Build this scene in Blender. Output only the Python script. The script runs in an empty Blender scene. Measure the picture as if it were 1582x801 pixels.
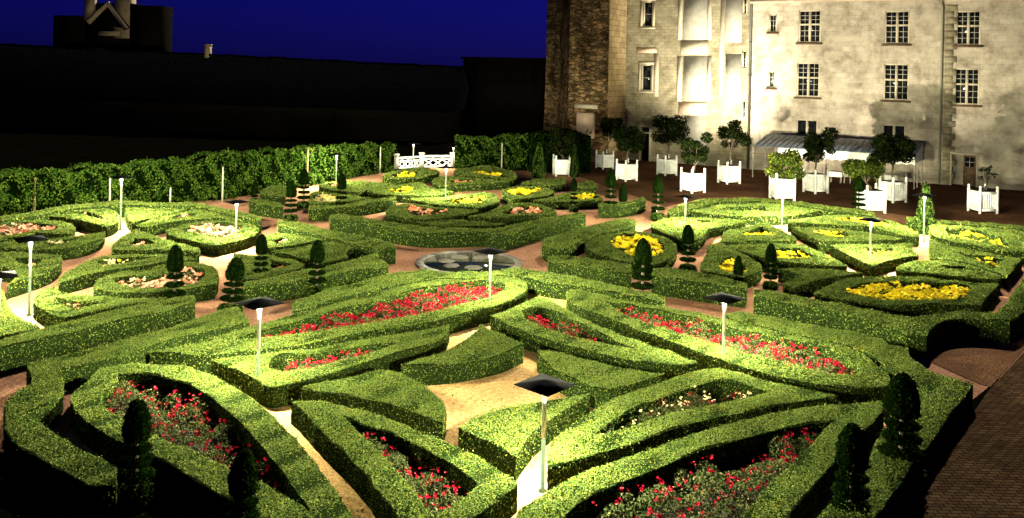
import bpy, math, random
import numpy as np
from mathutils import Vector, Matrix
from mathutils.geometry import tessellate_polygon

rng = np.random.default_rng(7)
random.seed(7)
scene = bpy.context.scene
COL = scene.collection

# ------------------------------------------------------------------ camera
# the photograph measured in its own 1582 x 801 pixels: level view camera with the lens shifted down, slight roll
F = 1320.0            # focal length in photo pixels
CX, CY = 791.0, 106.0   # where the level line of sight meets the picture
HC = 7.0              # eye height above the garden
ROLL = math.atan(0.021)
CR, SR = math.cos(ROLL), math.sin(ROLL)


def ray(px, py):
    a, b = px - CX, py - CY
    return (a * CR + b * SR) / F, (-a * SR + b * CR) / F      # X/Y and drop/Y


def P(px, py, z=0.0):
    """photo pixel -> point on the level plane at height z"""
    u, v = ray(px, py)
    Y = (HC - z) / v
    return Vector((u * Y, Y, z))


def PY(px, py, Y):
    """photo pixel -> point at depth Y"""
    u, v = ray(px, py)
    return Vector((u * Y, Y, HC - v * Y))


def height_at(base, py):
    """height above the ground of the pixel row py right above the ground point base"""
    # follow the vertical through base until its picture reaches py
    lo, hi = 0.0, 30.0
    for _ in range(40):
        m = (lo + hi) / 2
        u, v = base.x / base.y * F, (HC - m) / base.y * F
        y = CY + u * SR + v * CR
        if y > py: lo = m
        else: hi = m
    return lo


cam_d = bpy.data.cameras.new('camera')
cam = bpy.data.objects.new('camera', cam_d)
COL.objects.link(cam)
cam_d.sensor_width = 36.0
cam_d.lens = 36.0 * F / 1582.0
cam_d.shift_y = -(400.5 - CY) / 1582.0
cam_d.clip_start = 0.1
cam_d.clip_end = 4000
cam.matrix_world = Matrix(((CR, -SR, 0, 0), (0, 0, -1, 0), (SR, CR, 0, HC), (0, 0, 0, 1)))
scene.camera = cam

# ------------------------------------------------------------------ materials
MATS = {}


def new_mat(name):
    m = bpy.data.materials.new(name)
    m.use_nodes = True
    nt = m.node_tree
    b = nt.nodes['Principled BSDF']
    MATS[name] = m
    return m, nt, b


def ramp(nt, stops):
    r = nt.nodes.new('ShaderNodeValToRGB')
    e = r.color_ramp.elements
    while len(e) < len(stops): e.new(0.5)
    for k, (p, c) in enumerate(stops):
        e[k].position = p
        e[k].color = (*c, 1)
    return r


def leaf_mat(name, stops, rough=0.85, spec=0.0, patch=0.35, trans=0.0):
    m, nt, b = new_mat(name)
    g = nt.nodes.new('ShaderNodeNewGeometry')
    r = ramp(nt, stops)
    nt.links.new(g.outputs['Random Per Island'], r.inputs[0])
    # slow patches of richer / yellower growth through the hedge
    n = nt.nodes.new('ShaderNodeTexNoise')
    n.inputs['Scale'].default_value = 1.7
    n.inputs['Detail'].default_value = 4
    tc = nt.nodes.new('ShaderNodeTexCoord')
    nt.links.new(tc.outputs['Object'], n.inputs['Vector'])
    mx = nt.nodes.new('ShaderNodeMix'); mx.data_type = 'RGBA'; mx.blend_type = 'MULTIPLY'
    mx.inputs[0].default_value = 1
    r2 = ramp(nt, [(0.3, (1 - patch, 1 - patch * .8, 1 - patch)), (0.7, (1 + patch * .6, 1 + patch * .45, 1))])
    nt.links.new(n.outputs['Fac'], r2.inputs[0])
    nt.links.new(r.outputs[0], mx.inputs[6]); nt.links.new(r2.outputs[0], mx.inputs[7])
    # thin brownish places and a different tone for every plant
    n3 = nt.nodes.new('ShaderNodeTexNoise'); n3.inputs['Scale'].default_value = 3.1; n3.inputs['Detail'].default_value = 5
    nt.links.new(tc.outputs['Object'], n3.inputs['Vector'])
    r3 = ramp(nt, [(.62, (1, 1, 1)), (.74, (1.0, .72, .6))]); nt.links.new(n3.outputs['Fac'], r3.inputs[0])
    m3 = nt.nodes.new('ShaderNodeMix'); m3.data_type = 'RGBA'; m3.blend_type = 'MULTIPLY'; m3.inputs[0].default_value = 1
    nt.links.new(mx.outputs[2], m3.inputs[6]); nt.links.new(r3.outputs[0], m3.inputs[7])
    oi = nt.nodes.new('ShaderNodeObjectInfo'); hs = nt.nodes.new('ShaderNodeHueSaturation')
    mr = nt.nodes.new('ShaderNodeMapRange'); mr.inputs[3].default_value = .82; mr.inputs[4].default_value = 1.18
    nt.links.new(oi.outputs['Random'], mr.inputs[0]); nt.links.new(mr.outputs[0], hs.inputs['Value']); nt.links.new(m3.outputs[2], hs.inputs['Color'])
    mx = hs; COLOUR = hs.outputs[0]
    nt.links.new(COLOUR, b.inputs['Base Color'])
    b.inputs['Roughness'].default_value = rough
    b.inputs['Specular IOR Level'].default_value = spec
    if trans:
        out = nt.nodes['Material Output']
        t = nt.nodes.new('ShaderNodeBsdfTranslucent')
        nt.links.new(COLOUR, t.inputs['Color'])
        ms = nt.nodes.new('ShaderNodeMixShader'); ms.inputs[0].default_value = trans
        nt.links.new(b.outputs[0], ms.inputs[1]); nt.links.new(t.outputs[0], ms.inputs[2])
        nt.links.new(ms.outputs[0], out.inputs['Surface'])
    return m


def noise_mat(name, stops, scale=4.0, detail=6, rough=0.85, bump=0.3, bscale=None, spec=0.2, coord='Object', metallic=0.0):
    m, nt, b = new_mat(name)
    tc = nt.nodes.new('ShaderNodeTexCoord')
    n = nt.nodes.new('ShaderNodeTexNoise')
    n.inputs['Scale'].default_value = scale; n.inputs['Detail'].default_value = detail
    n.inputs['Roughness'].default_value = .65
    nt.links.new(tc.outputs[coord], n.inputs['Vector'])
    r = ramp(nt, stops)
    nt.links.new(n.outputs['Fac'], r.inputs[0]); nt.links.new(r.outputs[0], b.inputs['Base Color'])
    if bump:
        n2 = nt.nodes.new('ShaderNodeTexNoise')
        n2.inputs['Scale'].default_value = bscale or scale * 8; n2.inputs['Detail'].default_value = 4
        nt.links.new(tc.outputs[coord], n2.inputs['Vector'])
        bp = nt.nodes.new('ShaderNodeBump'); bp.inputs['Strength'].default_value = bump; bp.inputs['Distance'].default_value = .03
        nt.links.new(n2.outputs['Fac'], bp.inputs['Height']); nt.links.new(bp.outputs[0], b.inputs['Normal'])
    b.inputs['Roughness'].default_value = rough
    b.inputs['Specular IOR Level'].default_value = spec
    b.inputs['Metallic'].default_value = metallic
    return m


def gravel_mat(name, stops, fine=60.0, rake=False):
    """loose gravel: slow worn patches times fine grain, rake lines and pebbles in the bump"""
    m, nt, b = new_mat(name)
    tc = nt.nodes.new('ShaderNodeTexCoord')
    big = nt.nodes.new('ShaderNodeTexNoise'); big.inputs['Scale'].default_value = .55; big.inputs['Detail'].default_value = 7
    sm = nt.nodes.new('ShaderNodeTexNoise'); sm.inputs['Scale'].default_value = fine * .25; sm.inputs['Detail'].default_value = 5
    vo = nt.nodes.new('ShaderNodeTexVoronoi'); vo.inputs['Scale'].default_value = fine * .6
    for x in (big, sm, vo): nt.links.new(tc.outputs['Object'], x.inputs['Vector'])
    ad = nt.nodes.new('ShaderNodeMath'); ad.operation = 'MULTIPLY_ADD'
    ad.inputs[1].default_value = .45; nt.links.new(sm.outputs['Fac'], ad.inputs[0])
    ml = nt.nodes.new('ShaderNodeMath'); ml.operation = 'MULTIPLY'; ml.inputs[1].default_value = .6
    nt.links.new(big.outputs['Fac'], ml.inputs[0]); nt.links.new(ml.outputs[0], ad.inputs[2])
    r = ramp(nt, stops); nt.links.new(ad.outputs[0], r.inputs[0])
    if rake:
        wv = nt.nodes.new('ShaderNodeTexWave'); wv.wave_type = 'RINGS'; wv.rings_direction = 'Z'; wv.inputs['Scale'].default_value = 1.6
        wv.inputs['Distortion'].default_value = 6; wv.inputs['Detail'].default_value = 3; wv.inputs['Detail Scale'].default_value = .4
        mpw = nt.nodes.new('ShaderNodeMapping'); mpw.inputs['Location'].default_value = (-.3, -17.6, 0)
        nt.links.new(tc.outputs['Object'], mpw.inputs[0]); nt.links.new(mpw.outputs[0], wv.inputs['Vector'])
        rw = ramp(nt, [(.2, (.74, .7, .66)), (.7, (1, 1, 1))]); nt.links.new(wv.outputs['Fac'], rw.inputs[0])
        xw = nt.nodes.new('ShaderNodeMix'); xw.data_type = 'RGBA'; xw.blend_type = 'MULTIPLY'; xw.inputs[0].default_value = .45
        nt.links.new(r.outputs[0], xw.inputs[6]); nt.links.new(rw.outputs[0], xw.inputs[7]); colour = xw.outputs[2]
    else: colour = r.outputs[0]
    hs = nt.nodes.new('ShaderNodeHueSaturation')
    mr = nt.nodes.new('ShaderNodeMapRange'); mr.inputs[3].default_value = .7; mr.inputs[4].default_value = 1.3
    sp = nt.nodes.new('ShaderNodeSeparateColor'); nt.links.new(vo.outputs['Color'], sp.inputs[0]); nt.links.new(sp.outputs[0], mr.inputs[0])
    nt.links.new(mr.outputs[0], hs.inputs['Value']); nt.links.new(colour, hs.inputs['Color'])
    nt.links.new(hs.outputs[0], b.inputs['Base Color'])
    bp = nt.nodes.new('ShaderNodeBump'); bp.inputs['Strength'].default_value = .6; bp.inputs['Distance'].default_value = .02
    nt.links.new(vo.outputs['Distance'], bp.inputs['Height']); nt.links.new(bp.outputs[0], b.inputs['Normal'])
    b.inputs['Roughness'].default_value = 1; b.inputs['Specular IOR Level'].default_value = 0
    return m


def stone_mat(name, c1, c2, mortar, bw, bh, msize=.012, dirt=.5, bump=.5, distort=0.0, stain=(.5, .45, .4), flat=False):
    """coursed masonry in wall coordinates: x along the wall, z up"""
    m, nt, b = new_mat(name)
    tc = nt.nodes.new('ShaderNodeTexCoord')
    sx = nt.nodes.new('ShaderNodeSeparateXYZ'); cx = nt.nodes.new('ShaderNodeCombineXYZ')
    nt.links.new(tc.outputs['Object'], sx.inputs[0])
    ax = nt.nodes.new('ShaderNodeMath'); ax.operation = 'ADD'
    nt.links.new(sx.outputs[0], ax.inputs[0]); nt.links.new(sx.outputs[1], ax.inputs[1])
    if flat:
        nt.links.new(sx.outputs[0], cx.inputs[0]); nt.links.new(sx.outputs[1], cx.inputs[1])
    else:
        nt.links.new(ax.outputs[0], cx.inputs[0]); nt.links.new(sx.outputs[2], cx.inputs[1])
    vec = cx.outputs[0]
    if distort:
        dn = nt.nodes.new('ShaderNodeTexNoise'); dn.inputs['Scale'].default_value = 2.2; dn.inputs['Detail'].default_value = 3
        nt.links.new(tc.outputs['Object'], dn.inputs['Vector'])
        va = nt.nodes.new('ShaderNodeVectorMath'); va.operation = 'MULTIPLY_ADD'
        va.inputs[1].default_value = (distort,) * 3
        nt.links.new(dn.outputs['Color'], va.inputs[0]); nt.links.new(cx.outputs[0], va.inputs[2])
        vec = va.outputs[0]
    br = nt.nodes.new('ShaderNodeTexBrick')
    br.inputs['Color1'].default_value = (*c1, 1); br.inputs['Color2'].default_value = (*c2, 1)
    br.inputs['Mortar'].default_value = (*mortar, 1)
    br.inputs['Scale'].default_value = 1; br.inputs['Brick Width'].default_value = bw; br.inputs['Row Height'].default_value = bh
    br.inputs['Mortar Size'].default_value = msize; br.inputs['Bias'].default_value = 0
    nt.links.new(vec, br.inputs['Vector'])
    n = nt.nodes.new('ShaderNodeTexNoise'); n.inputs['Scale'].default_value = .9; n.inputs['Detail'].default_value = 9; n.inputs['Roughness'].default_value = .7
    nt.links.new(tc.outputs['Object'], n.inputs['Vector'])
    r = ramp(nt, [(.36, stain), (.56, (1, 1, 1))]); nt.links.new(n.outputs['Fac'], r.inputs[0])
    mx = nt.nodes.new('ShaderNodeMix'); mx.data_type = 'RGBA'; mx.blend_type = 'MULTIPLY'; mx.inputs[0].default_value = dirt
    nt.links.new(br.outputs['Color'], mx.inputs[6]); nt.links.new(r.outputs[0], mx.inputs[7])
    nt.links.new(mx.outputs[2], b.inputs['Base Color'])
    n2 = nt.nodes.new('ShaderNodeTexNoise'); n2.inputs['Scale'].default_value = 14; n2.inputs['Detail'].default_value = 5
    nt.links.new(tc.outputs['Object'], n2.inputs['Vector'])
    sb = nt.nodes.new('ShaderNodeMath'); sb.operation = 'SUBTRACT'
    nt.links.new(n2.outputs['Fac'], sb.inputs[0]); nt.links.new(br.outputs['Fac'], sb.inputs[1])
    bp = nt.nodes.new('ShaderNodeBump'); bp.inputs['Strength'].default_value = bump; bp.inputs['Distance'].default_value = .02
    nt.links.new(sb.outputs[0], bp.inputs['Height']); nt.links.new(bp.outputs[0], b.inputs['Normal'])
    b.inputs['Roughness'].default_value = 1; b.inputs['Specular IOR Level'].default_value = .0
    return m


def weathered(name, c):
    m = noise_mat(name, [(.25, tuple(x * .72 for x in c)), (.6, c)], scale=2.2, bump=.15, bscale=30, rough=.6)
    nt = m.node_tree; b = nt.nodes['Principled BSDF']
    src = b.inputs['Base Color'].links[0].from_socket
    oi = nt.nodes.new('ShaderNodeObjectInfo'); hs = nt.nodes.new('ShaderNodeHueSaturation')
    mr = nt.nodes.new('ShaderNodeMapRange'); mr.inputs[3].default_value = .68; mr.inputs[4].default_value = 1.02
    nt.links.new(oi.outputs['Random'], mr.inputs[0]); nt.links.new(mr.outputs[0], hs.inputs['Value']); nt.links.new(src, hs.inputs['Color'])
    nt.links.new(hs.outputs[0], b.inputs['Base Color'])


def plain(name, c, rough=.6, metallic=0.0, spec=.3):
    m, nt, b = new_mat(name)
    tc = nt.nodes.new('ShaderNodeTexCoord')
    n = nt.nodes.new('ShaderNodeTexNoise'); n.inputs['Scale'].default_value = 9; n.inputs['Detail'].default_value = 6
    nt.links.new(tc.outputs['Object'], n.inputs['Vector'])
    r = ramp(nt, [(.3, tuple(x * .78 for x in c)), (.65, c)])
    nt.links.new(n.outputs['Fac'], r.inputs[0]); nt.links.new(r.outputs[0], b.inputs['Base Color'])
    b.inputs['Roughness'].default_value = rough; b.inputs['Metallic'].default_value = metallic
    b.inputs['Specular IOR Level'].default_value = spec
    return m


leaf_mat('box_leaf', [(0, (.014, .036, .008)), (.2, (.05, .095, .03)), (.45, (.075, .1, .014)), (.75, (.115, .145, .03)), (.9, (.165, .175, .04)), (1, (.15, .2, .085))], patch=.3)
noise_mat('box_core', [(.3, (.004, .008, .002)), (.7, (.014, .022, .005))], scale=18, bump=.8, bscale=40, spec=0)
leaf_mat('yew_leaf', [(0, (.0012, .0035, .0005)), (.6, (.004, .0105, .0014)), (1, (.012, .024, .004))], patch=.3)
leaf_mat('cone_leaf', [(0, (.02, .04, .008)), (.6, (.045, .08, .015)), (1, (.08, .11, .025))], patch=.3)
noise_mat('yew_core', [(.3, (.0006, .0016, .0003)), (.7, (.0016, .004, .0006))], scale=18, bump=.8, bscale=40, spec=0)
leaf_mat('vine_leaf', [(0, (.008, .022, .004)), (.5, (.024, .05, .008)), (1, (.065, .095, .016))], patch=.6)
leaf_mat('rose_leaf', [(0, (.014, .024, .008)), (.5, (.045, .062, .022)), (.82, (.085, .092, .035)), (1, (.19, .15, .08))], patch=.3)
leaf_mat('low_leaf', [(0, (.025, .05, .012)), (.6, (.06, .095, .025)), (1, (.1, .13, .03))], patch=.3)
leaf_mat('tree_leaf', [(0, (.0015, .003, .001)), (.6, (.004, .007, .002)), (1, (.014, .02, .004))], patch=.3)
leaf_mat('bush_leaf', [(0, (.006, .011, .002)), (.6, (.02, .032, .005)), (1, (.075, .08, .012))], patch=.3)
leaf_mat('red_petal', [(0, (.06, .0015, .005)), (.5, (.14, .002, .009)), (.88, (.22, .006, .016)), (1, (.36, .1, .09))], patch=.1)
leaf_mat('pink_petal', [(0, (.36, .1, .08)), (.5, (.42, .21, .14)), (1, (.46, .34, .22))], patch=.1, trans=.1)
leaf_mat('yellow_petal', [(0, (.46, .3, .004)), (.5, (.58, .45, .01)), (1, (.62, .54, .05))], patch=.1, trans=.1)
leaf_mat('orange_petal', [(0, (.6, .14, .03)), (.5, (.75, .4, .05)), (1, (.85, .65, .1))], patch=.1, trans=.1)
leaf_mat('russet_petal', [(0, (.3, .05, .03)), (.5, (.5, .16, .08)), (1, (.6, .35, .2))], patch=.1, trans=.1)
leaf_mat('cream_petal', [(0, (.4, .3, .12)), (.5, (.46, .4, .2)), (1, (.5, .46, .32))], patch=.1, trans=.1)
gravel_mat('gravel_brown', [(.3, (.15, .07, .04)), (.55, (.28, .14, .08)), (.8, (.42, .24, .15))], rake=True)
gravel_mat('gravel_tan', [(.3, (.2, .11, .04)), (.55, (.36, .22, .09)), (.8, (.5, .34, .16))], rake=True)
gravel_mat('gravel_dark', [(.3, (.05, .025, .014)), (.55, (.1, .05, .026)), (.8, (.16, .085, .045))])
noise_mat('soil', [(.3, (.012, .008, .005)), (.7, (.035, .022, .014))], scale=12, bump=.8)
noise_mat('bark', [(.3, (.03, .02, .014)), (.7, (.09, .065, .045))], scale=14, bump=.8)
weathered('white_paint', (.78, .77, .73))
noise_mat('white_wood', [(.25, (.17, .15, .12)), (.6, (.34, .31, .27))], scale=7, bump=.1, rough=.7)
noise_mat('post_paint', [(.25, (.26, .26, .24)), (.6, (.4, .4, .37))], scale=8, bump=.05, rough=.45)
noise_mat('black_metal', [(.3, (.0015, .0015, .0018)), (.7, (.003, .003, .0032))], scale=10, bump=.1, rough=.9, spec=.02)
noise_mat('green_paint', [(.3, (.018, .028, .014)), (.7, (.035, .05, .026))], scale=10, bump=.1, rough=.7, spec=.1)
noise_mat('zinc', [(.3, (.07, .085, .105)), (.7, (.14, .165, .2))], scale=3, bump=.1, rough=.5, metallic=.3)
noise_mat('canvas', [(.3, (.62, .6, .56)), (.7, (.78, .77, .73))], scale=5, bump=.1, rough=.9)
noise_mat('rust_post', [(.3, (.12, .06, .035)), (.7, (.3, .17, .1))], scale=9, bump=.2)
noise_mat('rim_stone', [(.3, (.06, .052, .038)), (.7, (.13, .115, .085))], scale=5, bump=.3)
noise_mat('pale_rim_stone', [(.3, (.12, .115, .095)), (.7, (.24, .22, .19))], scale=5, bump=.2)
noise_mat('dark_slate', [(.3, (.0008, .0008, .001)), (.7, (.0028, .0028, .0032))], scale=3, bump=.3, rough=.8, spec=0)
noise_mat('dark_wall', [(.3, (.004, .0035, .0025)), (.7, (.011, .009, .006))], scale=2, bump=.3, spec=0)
noise_mat('warm_stone', [(.3, (.24, .17, .09)), (.7, (.42, .31, .18))], scale=2.5, bump=.3)
noise_mat('frame_stone', [(.3, (.33, .28, .2)), (.7, (.45, .39, .29))], scale=3, bump=.2)
noise_mat('grey_render', [(.3, (.2, .19, .155)), (.7, (.3, .28, .23))], scale=2, bump=.2)
noise_mat('pink_stone', [(.3, (.42, .28, .2)), (.7, (.56, .41, .3))], scale=3, bump=.2)
noise_mat('old_wood', [(.3, (.06, .035, .02)), (.7, (.14, .085, .05))], scale=6, bump=.2)
noise_mat('ochre_door', [(.3, (.25, .13, .05)), (.7, (.4, .23, .1))], scale=6, bump=.2)
plain('pipe_paint', (.2, .19, .13), .5)
plain('pipe_dark', (.03, .028, .024), .5)
plain('glazing_bar', (.3, .28, .24), .6)
stone_mat('tufa', (.385, .335, .265), (.31, .268, .21), (.3, .25, .17), .82, .36, msize=.008, dirt=.95, stain=(.5, .47, .44))
stone_mat('tufa_rough', (.27, .235, .155), (.2, .175, .115), (.16, .14, .095), .5, .24, msize=.014, dirt=.9, distort=.12, stain=(.5, .46, .42))
m, nt, b = new_mat('rubble')                        # uncoursed rubble: squashed cells, each stone its own tone
tc = nt.nodes.new('ShaderNodeTexCoord'); mp = nt.nodes.new('ShaderNodeMapping'); mp.inputs['Scale'].default_value = (2.1, 2.1, 5.2)
nt.links.new(tc.outputs['Object'], mp.inputs[0])
vo = nt.nodes.new('ShaderNodeTexVoronoi'); vo.inputs['Scale'].default_value = 1.0; vo.inputs['Randomness'].default_value = .85
ve = nt.nodes.new('ShaderNodeTexVoronoi'); ve.feature = 'DISTANCE_TO_EDGE'; ve.inputs['Scale'].default_value = 1.0; ve.inputs['Randomness'].default_value = .85
nt.links.new(mp.outputs[0], vo.inputs['Vector']); nt.links.new(mp.outputs[0], ve.inputs['Vector'])
sp = nt.nodes.new('ShaderNodeSeparateColor'); nt.links.new(vo.outputs['Color'], sp.inputs[0])
r = ramp(nt, [(0, (.06, .042, .023)), (.5, (.16, .11, .06)), (.85, (.28, .195, .1)), (1, (.32, .17, .09))]); nt.links.new(sp.outputs[0], r.inputs[0])
re = ramp(nt, [(.0, (.25, .22, .2)), (.09, (1, 1, 1))]); nt.links.new(ve.outputs['Distance'], re.inputs[0])
nn = nt.nodes.new('ShaderNodeTexNoise'); nn.inputs['Scale'].default_value = .5; nn.inputs['Detail'].default_value = 6; nt.links.new(tc.outputs['Object'], nn.inputs['Vector'])
rn = ramp(nt, [(.35, (.3, .27, .24)), (.65, (1.1, 1.05, 1))]); nt.links.new(nn.outputs['Fac'], rn.inputs[0])
x1 = nt.nodes.new('ShaderNodeMix'); x1.data_type = 'RGBA'; x1.blend_type = 'MULTIPLY'; x1.inputs[0].default_value = 1
x2 = nt.nodes.new('ShaderNodeMix'); x2.data_type = 'RGBA'; x2.blend_type = 'MULTIPLY'; x2.inputs[0].default_value = 1
nt.links.new(r.outputs[0], x1.inputs[6]); nt.links.new(re.outputs[0], x1.inputs[7]); nt.links.new(x1.outputs[2], x2.inputs[6]); nt.links.new(rn.outputs[0], x2.inputs[7])
nt.links.new(x2.outputs[2], b.inputs['Base Color'])
bp = nt.nodes.new('ShaderNodeBump'); bp.inputs['Strength'].default_value = .9; bp.inputs['Distance'].default_value = .06
nt.links.new(re.outputs[0], bp.inputs['Height']); nt.links.new(bp.outputs[0], b.inputs['Normal']); b.inputs['Roughness'].default_value = 1; b.inputs['Specular IOR Level'].default_value = 0
stone_mat('quoin', (.5, .37, .2), (.36, .26, .14), (.2, .15, .08), .9, .42, msize=.02, dirt=.6, distort=.1, stain=(.5, .45, .4))
stone_mat('brick_paving', (.07, .04, .02), (.035, .02, .011), (.012, .008, .005), .2, .1, msize=.012, dirt=.8, flat=True)
gravel_mat('dark_earth', [(.3, (.001, .001, .0005)), (.55, (.0022, .002, .001)), (.8, (.004, .0035, .0016))])
# glass
m, nt, b = new_mat('dark_glass')
b.inputs['Base Color'].default_value = (.006, .007, .008, 1); b.inputs['Roughness'].default_value = .12
m, nt, b = new_mat('water')
b.inputs['Base Color'].default_value = (.012, .016, .012, 1); b.inputs['Roughness'].default_value = .06
tc = nt.nodes.new('ShaderNodeTexCoord'); n = nt.nodes.new('ShaderNodeTexNoise'); n.inputs['Scale'].default_value = 3
nt.links.new(tc.outputs['Object'], n.inputs['Vector'])
bp = nt.nodes.new('ShaderNodeBump'); bp.inputs['Strength'].default_value = .08
nt.links.new(n.outputs['Fac'], bp.inputs['Height']); nt.links.new(bp.outputs[0], b.inputs['Normal'])
LAMP_COL = (1.0, .97, .64)
m, nt, b = new_mat('lit_bulb')
b.inputs['Emission Color'].default_value = (1, .95, .75, 1); b.inputs['Emission Strength'].default_value = 1.5

# ------------------------------------------------------------------ mesh helpers


class MB:
    """collects polygons (python lists) and leaf arrays and links them as ONE mesh object"""

    def __init__(self):
        self.v = []; self.f = []; self.mi = []
        self.lv = []; self.lm = []

    def poly(self, pts, mi=0):
        n = len(self.v)
        self.v += [tuple(p) for p in pts]
        self.f.append(tuple(range(n, n + len(pts)))); self.mi.append(mi)

    def mesh(self, verts, faces, mi=0):
        n = len(self.v)
        self.v += [tuple(p) for p in verts]
        for f in faces:
            self.f.append(tuple(n + i for i in f)); self.mi.append(mi)

    def box(self, c, s, mi=0, rz=0.0, top=1.0):
        x, y, z = s[0] / 2, s[1] / 2, s[2] / 2
        cr, sr = math.cos(rz), math.sin(rz)
        vs = []
        for dz, k in ((-z, 1), (z, top)):
            for dx, dy in ((-x, -y), (x, -y), (x, y), (-x, y)):
                dx *= k; dy *= k
                vs.append((c[0] + dx * cr - dy * sr, c[1] + dx * sr + dy * cr, c[2] + dz))
        self.mesh(vs, [(3, 2, 1, 0), (4, 5, 6, 7), (0, 1, 5, 4), (1, 2, 6, 5), (2, 3, 7, 6), (3, 0, 4, 7)], mi)

    def lathe(self, prof, seg=16, c=(0, 0, 0), mi=0, wob=0.0, caps=True):
        n0 = len(self.v)
        for i, (r, z) in enumerate(prof):
            for k in range(seg):
                a = 2 * math.pi * k / seg
                rr = r * (1 + wob * (random.random() - .5))
                self.v.append((c[0] + rr * math.cos(a), c[1] + rr * math.sin(a), c[2] + z))
        for i in range(len(prof) - 1):
            for k in range(seg):
                a, b2 = n0 + i * seg + k, n0 + i * seg + (k + 1) % seg
                self.f.append((a, b2, b2 + seg, a + seg)); self.mi.append(mi)
        if caps:
            self.f.append(tuple(n0 + k for k in reversed(range(seg)))); self.mi.append(mi)
            e = n0 + (len(prof) - 1) * seg
            self.f.append(tuple(e + k for k in range(seg))); self.mi.append(mi)

    def tube(self, pts, radii, seg=8, mi=0):
        n0 = len(self.v)
        pts = [Vector(p) for p in pts]
        for i, p in enumerate(pts):
            d = (pts[min(i + 1, len(pts) - 1)] - pts[max(i - 1, 0)]).normalized()
            a = Vector((0, 0, 1)) if abs(d.z) < .9 else Vector((1, 0, 0))
            s = d.cross(a).normalized(); t = d.cross(s)
            for k in range(seg):
                an = 2 * math.pi * k / seg
                self.v.append(tuple(p + (s * math.cos(an) + t * math.sin(an)) * radii[i]))
        for i in range(len(pts) - 1):
            for k in range(seg):
                a, b2 = n0 + i * seg + k, n0 + i * seg + (k + 1) % seg
                self.f.append((a, b2, b2 + seg, a + seg)); self.mi.append(mi)
        self.f.append(tuple(n0 + k for k in range(seg))); self.mi.append(mi)
        e = n0 + (len(pts) - 1) * seg
        self.f.append(tuple(e + k for k in reversed(range(seg)))); self.mi.append(mi)

    def leaves(self, c, nrm, size, mi=0, aspect=.6, wild=.75):
        """rhombic leaves at points c facing about nrm"""
        N = len(c)
        if N == 0: return
        c = np.asarray(c, float)
        nrm = np.asarray(nrm, float) + rng.normal(0, wild, (N, 3))
        nrm /= np.linalg.norm(nrm, axis=1, keepdims=True) + 1e-9
        t = rng.normal(0, 1, (N, 3))
        t -= nrm * (t * nrm).sum(1, keepdims=True)
        t /= np.linalg.norm(t, axis=1, keepdims=True) + 1e-9
        b2 = np.cross(nrm, t)
        s = (np.asarray(size) * rng.uniform(.7, 1.35, N))[:, None]
        q = np.stack([c - t * s * .5, c - b2 * s * aspect * .5, c + t * s * .5, c + b2 * s * aspect * .5], 1)
        self.lv.append(q.reshape(-1, 3)); self.lm.append(np.full(N, mi, np.int32))

    def build(self, name, mats, parent=None, smooth=False, loc=None, rot=None):
        me = bpy.data.meshes.new(name)
        nv = len(self.v)
        V = np.array(self.v, float).reshape(-1, 3)
        loops = [i for f in self.f for i in f]
        cnt = [len(f) for f in self.f]
        mi = np.array(self.mi, np.int32)
        if self.lv:
            L = np.concatenate(self.lv); nl = len(L) // 4
            V = np.concatenate([V, L])
            loops = np.concatenate([np.array(loops, np.int32), np.arange(nv, nv + nl * 4, dtype=np.int32)])
            cnt = np.concatenate([np.array(cnt, np.int32), np.full(nl, 4, np.int32)])
            mi = np.concatenate([mi, np.concatenate(self.lm)])
        else:
            loops = np.array(loops, np.int32); cnt = np.array(cnt, np.int32)
        me.vertices.add(len(V)); me.vertices.foreach_set('co', V.astype(np.float32).ravel())
        me.loops.add(len(loops)); me.loops.foreach_set('vertex_index', loops.astype(np.int32))
        me.polygons.add(len(cnt))
        st = np.zeros(len(cnt), np.int32); st[1:] = np.cumsum(cnt)[:-1]
        me.polygons.foreach_set('loop_start', st)
        for m_ in (mats if isinstance(mats, (list, tuple)) else [mats]): me.materials.append(MATS[m_])
        me.polygons.foreach_set('material_index', mi.astype(np.int32))
        if smooth: me.polygons.foreach_set('use_smooth', np.ones(len(cnt), bool))
        me.update(calc_edges=True); me.validate()
        o = bpy.data.objects.new(name, me); COL.objects.link(o)
        if parent: o.parent = parent
        if loc is not None: o.location = loc
        if rot is not None: o.rotation_euler = rot
        return o


def tag(o, label, cat, group=None, kind=None):
    o['label'] = label
    if cat: o['category'] = cat
    if group: o['group'] = group
    if kind: o['kind'] = kind
    return o


def empty(name, loc, rz=0.0):
    o = bpy.data.objects.new(name, None); COL.objects.link(o)
    o.location = loc; o.rotation_euler = (0, 0, rz); o.empty_display_size = .2
    return o


def copy_tree(o, parent=None):
    c = o.copy(); COL.objects.link(c)
    if parent: c.parent = parent
    for ch in list(o.children): copy_tree(ch, c)
    return c


def smooth_loop(pts, it=2, corner=48):
    """round the traced curve but keep its real corners"""
    pts = [Vector((p[0], p[1])) for p in pts]
    for k in range(it):
        out = []
        n = len(pts)
        keep = []
        for i in range(n):
            a, b2, c = pts[i - 1], pts[i], pts[(i + 1) % n]
            d1, d2 = (b2 - a), (c - b2)
            ang = math.degrees(d1.angle(d2, 0)) if d1.length > 1e-6 and d2.length > 1e-6 else 0
            keep.append(ang > corner)
        for i in range(n):
            a, b2, c = pts[i - 1], pts[i], pts[(i + 1) % n]
            if keep[i]:
                out.append(b2)
            else:
                out.append(b2.lerp(a, .25)); out.append(b2.lerp(c, .25))
        pts = out
    return [(p.x, p.y) for p in pts]


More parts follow.
